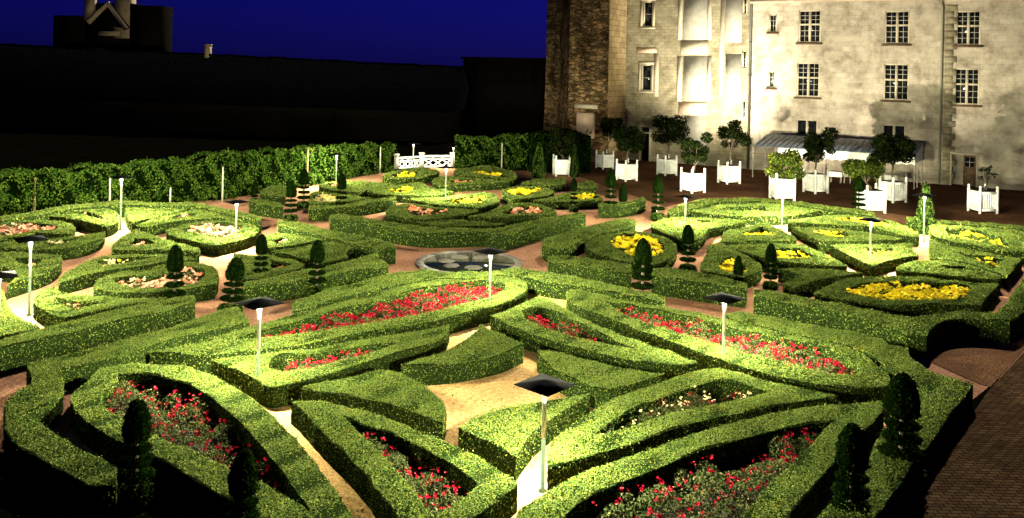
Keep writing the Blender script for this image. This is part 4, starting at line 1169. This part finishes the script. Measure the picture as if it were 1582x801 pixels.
# the open door: jambs, a leaf folded out to the right with a glazed top, an inner passage wall
a, b2, c, d = door_r
mb = MB(); mb.box((a - .04, -.03, d / 2 + .04), (.1, .12, d + .08)); mb.box((b2 + .04, -.03, d / 2 + .04), (.1, .12, d + .08)); mb.box(((a + b2) / 2, -.03, d + .11), (b2 - a + .18, .118, .12))
mb.build('door_frame', 'frame_stone', chateau)
mb = MB(); mb.box(((a + b2) / 2, 1.1, d / 2), (b2 - a + .4, .05, d)); mb.build('passage_wall', 'ochre_door', chateau)
dw = (b2 - a) * .52
dl = empty('door_pivot', (b2 - .02, -.05, 0)); bpy.data.objects.remove(dl)
mb = MB(); mb.box((b2 - dw / 2, -.1, d * .32), (dw, .05, d * .62)); mb.box((b2 - .05, -.1, d * .81), (.1, .05, d * .36)); mb.box((b2 - dw + .05, -.1, d * .81), (.1, .05, d * .36))
mb.box((b2 - dw / 2, -.1, d * .97), (dw - .2, .05, d * .05))
door = mb.build('door', 'old_wood', chateau)
mb = MB(); mb.box((b2 - dw / 2, -.085, d * .79), (dw - .2, .012, d * .3)); mb.build('pane', 'dark_glass', door)
mb = MB(); mb.box((b2 - dw / 2, -.1, d * .79), (.03, .03, d * .3)); mb.box((b2 - dw / 2, -.1, d * .79), (dw - .2, .028, .03)); mb.build('glazing_bar', 'glazing_bar', door)
mb = MB(); mb.lathe([(.02, 0), (.03, .03), (.02, .06)], 8, (b2 - dw + .07, -.14, d * .45)); mb.build('handle', 'black_metal', door)

# ---- the older wing to the left of the corner pipe
old = empty('chateau_wing', W0, WRZ)
tag(old, 'older chateau wing with grey panels and pale stone bands behind the potted trees', 'building')
oa, ob = wall_hit(955, 140)[0], wall_hit(1157, 140)[0]
win2 = [(993,1008,2,42), (990,1006,100,141)]
slit = [(1147,1154,-8,22), (1146,1153,78,105), (1145,1152,155,183)]
dr2 = rect(990, 1002, 195, 258); dr2 = (dr2[0], dr2[1], 0.0, dr2[3])
holes = [rect(*q) for q in win2 + slit] + [dr2]
pierced_wall('wall', oa, ob, ZT + 3, holes, .8, 'tufa_rough', old, .08)
for q in win2: window(old, rect(*q), .08, cross=False, muntin=(1, 2), sill=False)
for q in slit: window(old, rect(*q), .08, cross=False, muntin=(1, 2), sill=False)


def slab(parent, name, mat, q, t, yoff=.08):
    a, b2, c, d = rect(*q)
    m = MB(); m.box(((a + b2) / 2, yoff - t / 2, (c + d) / 2), (b2 - a, t, d - c)); return m.build(name, mat, parent)


for q in ((1056,1092,-20,62), (1055,1091,87,156), (1057,1090,180,256), (1121,1146,-20,66), (1120,1144,84,160)): slab(old, 'grey_panel', 'grey_render', q, .03)
for q in ((1052,1094,64,85), (1049,1091,159,178)): slab(old, 'stone_band', 'pink_stone' if q[2] > 100 else 'frame_stone', q, .09)
for q in ((1048,1054,-20,62), (1046,1053,88,157), (1093,1099,-20,62), (1092,1098,88,157), (1112,1119,-20,150), (1010,1017,84,150)): slab(old, 'stone_pier', 'frame_stone', q, .07)
for q in ((984,1014,75,82),): slab(old, 'stone_band', 'pink_stone', q, .07)
for q, e in ((win2[0], 3), (win2[1], 3), ((990,1002,197,258), 3)):
    a, b2, c, d = rect(*q)
    m = MB(); m.box((a - .1, .05, (c + d) / 2), (.16, .1, d - c)); m.box((b2 + .1, .05, (c + d) / 2), (.16, .1, d - c)); m.box(((a + b2) / 2, .05, d + .1), (b2 - a + .4, .1, .18))
    if c > .5: m.box(((a + b2) / 2, .03, c - .08), (b2 - a + .44, .16, .14))
    m.build('window_surround', 'frame_stone', old)
a, b2, c, d = dr2
m = MB(); m.box(((a + b2) / 2, .3, d * .4), (b2 - a, .06, d * .8)); dd = m.build('door', 'black_metal', old)
m = MB(); m.box(((a + b2) / 2, .3, d * .9), (b2 - a, .04, d * .18)); m.build('pane', 'dark_glass', dd)
m = MB(); m.box(((a + b2) / 2, .25, d * .8), (b2 - a, .1, .12)); m.build('door_lintel', 'white_wood', dd)

# ---- rubble keep with a battered foot
FL, FR, RR = PY(877, 200, 66.5), PY(938, 200, 64.5), W0 + WD * oa
RR = W0 + WD * (oa + .6)
foot = [(FL.x, FL.y), (FR.x, FR.y), (RR.x, RR.y), (RR.x - 6, RR.y + 8), (FL.x - .5, FL.y + 12)]
keep = empty('stone_tower', (FL.x, FL.y, 0), math.atan2(FR.y - FL.y, FR.x - FL.x))
tag(keep, 'rough rubble stone keep rising left of the older chateau wing', 'tower')
iv = keep.matrix_basis.inverted()
lp = [iv @ Vector((x, y, 0)) for x, y in foot]
cen = sum(lp, Vector()) / 5
mb = MB()
lev = [(0, 1.07), (3.2, 1.02), (6, 1.0), (19, 1.0)]
for (z0, k0), (z1, k1) in zip(lev[:-1], lev[1:]):
    for i in range(5):
        p, q = lp[i], lp[(i + 1) % 5]
        f = lambda a, k, z: tuple((cen + (a - cen) * k).xy) + (z,)
        mb.poly([f(p, k0, z0), f(q, k0, z0), f(q, k1, z1), f(p, k1, z1)], 1 if i == 1 else 0)
mb.poly([(p.x, p.y, 19) for p in lp])
mb.build('wall', ['rubble', 'quoin'], keep)
fw = (FR - FL).length
mb = MB(); mb.box((fw * .5, -.14, 2.75), (fw * .42, .5, 1.9)); mb.build('blocked_opening', 'pink_stone', keep)
mb = MB(); mb.box((fw * .5, -.14, 4.2), (fw * .55, .45, .3)); mb.build('lintel', 'frame_stone', keep)

# ------------------------------------------------------------------ awning with zinc roof
A0, A1 = P(1162, 274), P(1413, 293)
AD = (A1 - A0).normalized(); AL = (A1 - A0).length
aw = empty('awning', A0, math.atan2(AD.y, AD.x))
tag(aw, 'long low awning with ribbed zinc roof and white scalloped valance', 'awning')
ez = height_at(A1, 240); rzg = ez + .62; dep = 2.9
mb = MB()
mb.mesh([(0, -.1, ez), (AL, -.1, ez), (AL + .35, dep, rzg), (.35, dep, rzg), (0, -.1, ez - .03), (AL, -.1, ez - .03), (AL + .35, dep, rzg - .03), (.35, dep, rzg - .03)],
        [(0, 1, 2, 3), (7, 6, 5, 4), (0, 4, 5, 1), (1, 5, 6, 2), (2, 6, 7, 3), (3, 7, 4, 0)])
rf = mb.build('roof', 'zinc', aw)
mb = MB()
for k in range(27):
    x = AL * (k + .5) / 27
    mb.tube([(x, -.1, ez + .014), (x + .35, dep, rzg + .014)], [.025, .025], 5)
mb.build('roof_rib', 'zinc', rf)
vb = MB(); N_ = 150; dz = ez - height_at(A1, 256)
x0v = AL * .17
top_, bot_ = [], []
for k in range(N_ + 1):
    x = x0v + (AL - x0v) * k / N_
    ph = k / N_ * 17
    z = ez - dz + .1 * abs(math.sin(ph * math.pi)) + .0
    top_.append((x, -.13, ez - .04)); bot_.append((x, -.16 + .015 * math.sin(k), z))
for k in range(N_):
    vb.poly([bot_[k], bot_[k + 1], top_[k + 1], top_[k]])
for k in range(N_):
    vb.poly([(q[0], q[1] + .012, q[2]) for q in (top_[k], top_[k + 1], bot_[k + 1], bot_[k])])
vb.build('valance', 'canvas', aw)
vb = MB()
pts = [(x0v * k / 40, -.12, ez - .55 + .08 * abs(math.sin(k / 40 * 5 * math.pi))) for k in range(41)]
vb.tube(pts, [.02] * 41, 5); vb.build('scalloped_rail', 'old_wood', aw)
vb = MB(); vb.poly([(AL + .005, -.1, ez - .03), (AL + .355, dep, rzg - .03), (AL + .355, dep, ez - .5), (AL + .005, -.1, ez - .5)]); vb.poly([(AL + .02, -.1, ez - .5), (AL + .37, dep, ez - .5), (AL + .37, dep, rzg - .03), (AL + .02, -.1, ez - .03)])
vb.build('side_curtain', 'canvas', aw)
for x, y in ((.03, 0), (AL * .33, 0), (AL * .66, 0), (AL - .03, 0), (AL + .1, 1.0), (AL + .3, dep - .1), (.35, dep - .1)):
    m = MB(); m.tube([(x, y, 0), (x, y, ez - .03 + (rzg - ez) * max(y, 0) / dep)], [.035, .035], 8); m.build('post', 'white_wood', aw)


def chair_proto(name, label):
    r = empty(name, (0, 0, 0)); tag(r, label, 'chair', 'garden chairs under the awning')
    m = MB(); m.box((0, 0, .44), (.4, .4, .035)); m.build('seat', 'white_wood', r)
    m = MB()
    for k in range(4): m.box((0, .19, .56 + k * .09), (.38, .025, .055))
    m.build('backrest', 'white_wood', r)
    for sx in (-1, 1):
        for sy in (-1, 1):
            m = MB(); m.tube([(sx * .18, sy * .18, 0), (sx * .17, sy * .17, .43 if sy < 0 else .88)], [.017, .017], 6); m.build('leg', 'white_wood', r)
    return r


def table_proto(label):
    r = empty('garden_table', (0, 0, 0)); tag(r, label, 'table', 'garden tables under the awning')
    m = MB(); m.box((0, 0, .72), (.75, .75, .04)); m.build('tabletop', 'white_wood', r)
    m = MB(); m.box((0, 0, .56), (.79, .79, .3), top=.96); m.build('tablecloth', 'canvas', r)
    for sx in (-1, 1):
        for sy in (-1, 1):
            m = MB(); m.tube([(sx * .3, sy * .3, 0), (sx * .3, sy * .3, .7)], [.02, .02], 6); m.build('leg', 'white_wood', r)
    return r


tb = None; chp = None
tl = ['white garden table between the round tree and the lit bush, under the awning', 'garden table under the left end of the awning', 'garden table behind the flat crowned tree']
cl = ['pale chair left of the white table under the awning', 'pale chair right of the white table under the awning',
      'pale chair left of the table at the left awning end', 'pale chair right of the table at the left awning end',
      'pale chair left of the table behind the flat crowned tree', 'pale chair right of the table behind the flat crowned tree']
for k, (fx, fy) in enumerate(((.53, .5), (.16, .9), (.86, .9))):
    wp = aw.matrix_basis @ Vector((AL * fx, fy, 0))
    if tb is None: tb = table_proto(tl[0]); o = tb
    else: o = copy_tree(tb); o['label'] = tl[k]
    o.location = wp; o.rotation_euler = (0, 0, aw.rotation_euler[2])
    for j, sx in enumerate((-1, 1)):
        wp = aw.matrix_basis @ Vector((AL * fx + sx * .68, fy + .15, 0))
        if chp is None: chp = chair_proto('garden_chair', cl[0]); o = chp
        else: o = copy_tree(chp); o['label'] = cl[k * 2 + j]
        o.location = wp; o.rotation_euler = (0, 0, aw.rotation_euler[2] - sx * math.pi / 2)

# ------------------------------------------------------------------ vine hedge along the back, its posts, balustrade
def strip_hedge(name, label, cat, pts, thick, heights, mats, dens=2.2, ls=None, wild=.9):
    """tall hedge following a polyline; ragged growth"""
    m = MB()
    pts = [Vector(p) for p in pts]
    for i in range(len(pts) - 1):
        a, b2 = pts[i], pts[i + 1]; d = (b2 - a); L = d.length; d.normalize(); n = Vector((d.y, -d.x, 0))
        if n.y > 0: n = -n
        h0, h1 = heights[i], heights[i + 1]
        k = .86
        q = [a + n * .0, b2 + n * .0, b2 - n * thick, a - n * thick]
        vs = [tuple(p.xy) + (0,) for p in q] + [tuple(q[0].xy) + (h0 * k,), tuple(q[1].xy) + (h1 * k,), tuple(q[2].xy) + (h1 * k,), tuple(q[3].xy) + (h0 * k,)]
        m.mesh(vs, [(4, 5, 6, 7), (0, 1, 5, 4), (1, 2, 6, 5), (2, 3, 7, 6), (3, 0, 4, 7)], 1)
        s = ls or leaf_size((a.y + b2.y) / 2) * 1.35
        N = int(L * (h0 + h1) / 2 * dens / (s * s))
        t = rng.random(N); hh = h0 + (h1 - h0) * t
        bump = .5 + .5 * np.sin(t * L * 2.3 + 1) * np.sin(t * L * .9 + 2)
        z = hh * rng.random(N) ** .9 * (.86 + .2 * bump)
        bulge = .2 * np.sin(t * L * 3.1) * np.sin(z * 3.4 + t * L) + .1 * np.sin(t * L * 9.7 + z * 5) + rng.normal(0, .1, N)
        c = np.array(a)[None] + np.array(d)[None] * (t * L)[:, None] + np.array(n)[None] * (.06 + bulge)[:, None]
        c[:, 2] = z
        m.leaves(c, np.tile(np.array(n) + np.array([0, 0, .4]), (N, 1)), s, 0, .7, wild)
        N2 = int(L * thick * dens / (s * s)); t = rng.random(N2)
        c = np.array(a)[None] + np.array(d)[None] * (t * L)[:, None] - np.array(n)[None] * (rng.random(N2) * thick)[:, None]
        c[:, 2] = (h0 + (h1 - h0) * t) * (.9 + .08 * np.sin(t * L * 2.3)) + rng.normal(0, .06, N2)
        m.leaves(c, np.tile([0, 0, 1.0], (N2, 1)), s, 0, .7, wild)
    return tag(m.build(name, mats), label, cat)


bl = [(-60, 345), (0, 335), (200, 318), (340, 309), (480, 287), (604, 264)]
tp = [(-60, 268), (0, 264), (200, 250), (400, 234), (480, 226), (600, 219)]
gp = [P(*q) for q in bl]
hs_ = []
for g, q in zip(gp, tp):
    hs_.append(height_at(g, q[1]))
strip_hedge('vine_hedge', 'long tall vine hedge closing the garden at the back left', 'hedge', gp, .5, hs_, ['vine_leaf', 'yew_core'], dens=3.6)
gp2 = [P(702, 261), P(775, 262), P(815, 264)]
strip_hedge('vine_hedge', 'tall vine hedge right of the white balustrade', 'hedge', gp2, .6, [height_at(gp2[0], 211), height_at(gp2[1], 209), height_at(gp2[2], 206)], ['vine_leaf', 'yew_core'], dens=3.6)
gp3 = [P(817, 266), P(868, 268), P(912, 268)]
strip_hedge('yew_hedge', 'dark tall yew hedge block at the foot of the stone keep', 'hedge', gp3, 2.5, [height_at(gp3[0], 207), height_at(gp3[1], 203), height_at(gp3[2], 201)], ['yew_leaf', 'yew_core'])
for k, (x, yb, yt, mat, lab) in enumerate([
        (58, 329, 274, 'rust_post', 'reddish wooden post in the vine hedge, leftmost'), (173, 321, 275, 'white_wood', 'white post in the vine hedge beside the far left lamp'),
        (266, 316, 290, 'white_wood', 'short white post stub below the vine hedge'), (346, 311, 258, 'white_wood', 'tall grey white post in the vine hedge above the capless looking lamp'),
        (476, 290, 228, 'rust_post', 'slim brown post in the vine hedge behind the rear topiary pair'), (588, 268, 226, 'white_wood', 'pale post at the right end of the long vine hedge'),
        (775, 264, 221, 'white_wood', 'pale post in the vine hedge right of the balustrade')]):
    g = P(x, yb); g.y -= .25
    h = height_at(g, yt)
    m = MB(); m.lathe([(.045, 0), (.042, h * .5), (.038, h - .04), (.015, h)], 8, wob=.1); o = m.build('trellis_post', mat); o.location = g
    tag(o, lab, 'post', 'wooden posts of the vine hedge')

B0, B1 = P(655, 259), P(697, 259)
BL = (B1 - B0).length; bd = (B1 - B0).normalized()
bal = empty('balustrade', B0, math.atan2(bd.y, bd.x)); tag(bal, 'white balustrade with crossed panels between the vine hedges', 'balustrade')
bh = height_at(B0, 240)
B2 = iv2 = bal.matrix_basis.inverted() @ P(612, 262)


def bal_run(p, q, n, h):
    p, q = Vector(p), Vector(q); d = q - p; an = math.atan2(d.y, d.x); L = d.length
    for z, t in ((.06, .1), (h - .07, .12), (h - .28, .06)):
        m = MB(); c = (p + q) / 2; m.box((c.x, c.y, z), (L, .12, t), rz=an); m.build('rail', 'white_paint', bal)
    for k in range(n):
        a, b2 = p.lerp(q, k / n), p.lerp(q, (k + 1) / n)
        m = MB()
        m.tube([(a.x, a.y, .1), (b2.x, b2.y, h - .3)], [.05, .05], 6); m.tube([(b2.x, b2.y, .1), (a.x, a.y, h - .3)], [.05, .05], 6)
        c = (a + b2) / 2
        m.lathe([(.12, 0), (.12, .06)], 10, (c.x, c.y, (h - .2) / 2 - .03))
        m.tube([(a.x, a.y, h - .28), (a.x, a.y, h - .1)], [.05, .05], 6)
        m.build('baluster', 'white_paint', bal)


bal_run((0, 0, 0), (BL, 0, 0), 3, bh)
bal_run((B2.x, B2.y, 0), (-.35, 0, 0), 4, bh * .95)
for x, y in ((-.17, 0), (BL + .1, 0), (B2.x, B2.y)):
    m = MB(); m.box((x, y, bh * .55), (.3, .3, bh * 1.1)); m.box((x, y, bh * 1.1 + .05), (.4, .4, .1)); m.build('pier', 'white_wood', bal)

# ------------------------------------------------------------------ dark buildings beyond
Lr, Rr = PY(-60, 66, 92), PY(716, 105, 84)
lb = empty('outbuilding', (Lr.x, Lr.y, 0), math.atan2(Rr.y - Lr.y, Rr.x - Lr.x)); tag(lb, 'long unlit outbuilding with dark slate roof behind the vine hedge', 'building')
LL = math.hypot(Rr.x - Lr.x, Rr.y - Lr.y); zl, zr = Lr.z, Rr.z
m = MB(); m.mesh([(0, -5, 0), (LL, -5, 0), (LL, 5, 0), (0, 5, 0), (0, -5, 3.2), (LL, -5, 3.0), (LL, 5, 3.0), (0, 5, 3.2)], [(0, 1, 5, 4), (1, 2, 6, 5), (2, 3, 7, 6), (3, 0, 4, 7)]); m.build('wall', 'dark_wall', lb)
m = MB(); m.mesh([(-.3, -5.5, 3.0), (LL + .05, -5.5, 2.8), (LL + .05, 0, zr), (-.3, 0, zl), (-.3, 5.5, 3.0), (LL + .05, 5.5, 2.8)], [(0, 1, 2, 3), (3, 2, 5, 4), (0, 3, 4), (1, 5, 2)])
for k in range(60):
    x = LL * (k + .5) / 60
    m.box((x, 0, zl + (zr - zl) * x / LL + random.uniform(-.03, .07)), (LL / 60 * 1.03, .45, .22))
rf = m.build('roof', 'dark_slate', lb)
q = lb.matrix_basis.inverted() @ PY(322, 88, 88); zt = PY(322, 70, 88).z
m = MB(); m.box((q.x, 0, zt - .9), (.5, .6, 1.8)); m.box((q.x, 0, zt + .03), (.6, .7, .1)); m.build('chimney', 'warm_stone', rf)
cb0, cb1 = PY(716, 88, 92), PY(868, 95, 90)
cb = empty('gallery_building', (cb0.x, cb0.y, 0), math.atan2(cb1.y - cb0.y, cb1.x - cb0.x)); tag(cb, 'dim gallery building with a row of pillars left of the keep', 'building')
CL = math.hypot(cb1.x - cb0.x, cb1.y - cb0.y); zt = cb0.z
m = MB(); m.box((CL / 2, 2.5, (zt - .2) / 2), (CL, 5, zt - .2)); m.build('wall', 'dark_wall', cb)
m = MB(); m.box((CL / 2, 2.3, zt - .1), (CL + .4, 5.8, .2)); m.build('cornice', 'dark_wall', cb)
for k in range(8):
    m = MB(); m.box((CL * (k + .4) / 8, -.12, zt - 1.5), (.28, .2, 2.2)); m.build('pillar', 'dark_wall', cb)
m = MB(); m.box((CL / 2, -.1, zt - 2.75), (CL, .3, .25)); m.build('ledge', 'dark_wall', cb)

H0, H1 = PY(80, 90, 96), PY(245, 90, 94)
hb = empty('manor_house', (H0.x, H0.y, 0), math.atan2(H1.y - H0.y, H1.x - H0.x)); tag(hb, 'dark manor house with a faintly lit stone gable, top left', 'building')
HL = math.hypot(H1.x - H0.x, H1.y - H0.y); kx = HL / 165.0
hz = lambda py: PY(160, py, 94).z
X = lambda px: (px - 80) * kx
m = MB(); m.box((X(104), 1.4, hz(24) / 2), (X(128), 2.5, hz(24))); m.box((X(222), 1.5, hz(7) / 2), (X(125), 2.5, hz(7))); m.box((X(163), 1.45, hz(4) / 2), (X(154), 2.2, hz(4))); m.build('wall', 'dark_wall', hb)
m = MB(); zb, zt2 = hz(52), hz(8)
m.mesh([(X(143), -.5, hz(36)), (X(200), -.5, hz(44)), (X(172), -.5, zt2), (X(143), .3, hz(36)), (X(200), .3, hz(44)), (X(172), .3, zt2)], [(0, 1, 2), (5, 4, 3), (0, 2, 5, 3), (2, 1, 4, 5)]); gab = m.build('gable', 'dark_wall', hb)
m = MB(); m.tube([(X(142), -.6, hz(35)), (X(172), -.6, zt2 + .15), (X(201), -.6, hz(45))], [.3, .3, .3], 6); m.build('coping', 'warm_stone', gab)
m = MB(); m.box((X(174), -.5, hz(52)), (X(112), .5, .5)); m.build('ledge', 'warm_stone', hb)
m = MB(); m.box((X(185), .9, hz(-6) - 2.6 / 2 - 1.0), (X(104), 1.2, 4.6)); m.build('chimney', 'warm_stone', hb)
m = MB(); m.box((X(137), .2, hz(15)), (X(95), .5, 2.4)); m.build('dormer', 'warm_stone', hb)

# small floodlight on the outbuilding ridge that picks out the gable


def floodlight(name, label, loc, aim, energy, color, size_deg, blend, soft=.25, lens='lit_bulb'):
    d = (Vector(aim) - Vector(loc)).normalized()
    r = empty(name, loc); tag(r, label, 'floodlight')
    q = d.to_track_quat('-Z', 'Y'); r.rotation_mode = 'QUATERNION'; r.rotation_quaternion = q
    m = MB(); m.box((0, 0, .1), (.26, .2, .13), top=.7); m.build('housing', 'black_metal', r)
    m = MB(); m.box((0, 0, .014), (.26, .18, .01)); m.build('lens', lens, r)
    m = MB(); m.tube([(-.17, 0, .1), (-.17, -.2, .1), (.17, -.2, .1), (.17, 0, .1)], [.012] * 4, 6); m.build('bracket', 'black_metal', r)
    ld = bpy.data.lights.new('flood_light', 'SPOT'); ld.energy = energy; ld.color = color; ld.spot_size = math.radians(size_deg); ld.spot_blend = blend; ld.shadow_soft_size = soft
    lo = bpy.data.objects.new('flood_light', ld); COL.objects.link(lo); lo.parent = r; lo.location = (0, 0, -.02 - soft * .5)
    return r


u_ = wall_hit(1110, 110)
aim = W0 + WD * u_[0] + Vector((0, 0, u_[1]))
floodlight('floodlight', 'black floodlight behind the tub of the slim leaning tree, washing the chateau', Vector((14.3, 56.6, .25)), aim + Vector((0, 0, .8)), FLOOD_W, (1, .92, .72), 80, 1.0)
u2 = wall_hit(1320, 110)
floodlight('floodlight', 'small black floodlight on the path behind the tall topiary, aimed at the chateau', Vector((7.0, 41.0, .3)), W0 + WD * u2[0] + Vector((0, 0, u2[1])), FLOOD2_W, (1, .91, .68), 66, 1.0, soft=.05)
ga = hb.matrix_basis @ Vector((X(172), -.5, hz(25)))
floodlight('floodlight', 'small roof floodlight in front of the dark manor gable', ga + Vector((1.5, -7, -5.2)), ga, GABLE_W, (1, .8, .45), 60, 1.0, soft=.05, lens='dark_glass')

# ------------------------------------------------------------------ night sky
w = bpy.data.worlds.new('World'); scene.world = w; w.use_nodes = True
nt = w.node_tree; bg = nt.nodes['Background']
sky = nt.nodes.new('ShaderNodeTexSky'); sky.sky_type = 'NISHITA'; sky.sun_disc = False
sky.sun_elevation = math.radians(FILL_EL); sky.sun_rotation = math.radians(FILL_AZ)
mx = nt.nodes.new('ShaderNodeMix'); mx.data_type = 'RGBA'; mx.blend_type = 'MULTIPLY'; mx.inputs[0].default_value = 1
mx.inputs[7].default_value = SKY_TINT
nt.links.new(sky.outputs[0], mx.inputs[6]); nt.links.new(mx.outputs[2], bg.inputs['Color'])
bg.inputs['Strength'].default_value = SKY_STRENGTH

sd = bpy.data.lights.new('fill_light', 'SUN'); sd.energy = TOP_FILL; sd.angle = math.radians(.5); sd.color = (1, .96, .8)  # fill sun added from behind to brighten the hedge tops, no real moon
so = bpy.data.objects.new('fill_light', sd); COL.objects.link(so)
e_, a_ = math.radians(FILL_EL), math.radians(FILL_AZ)          # azimuth from +Y towards +X
so.rotation_mode = 'QUATERNION'
so.rotation_quaternion = Vector((-math.sin(a_) * math.cos(e_), -math.cos(a_) * math.cos(e_), -math.sin(e_))).to_track_quat('-Z', 'Y')

vs = scene.view_settings
scene.display_settings.display_device = 'sRGB'
vs.view_transform = 'Standard'; vs.look = 'None'; vs.gamma = 1.0; vs.exposure = EXPOSURE; vs.use_curve_mapping = False
scene.cycles.use_denoising = True
scene.cycles.max_bounces = 5; scene.cycles.diffuse_bounces = 2; scene.cycles.glossy_bounces = 2; scene.cycles.transmission_bounces = 2
scene.cycles.use_light_tree = True
scene.cycles.sample_clamp_indirect = 6
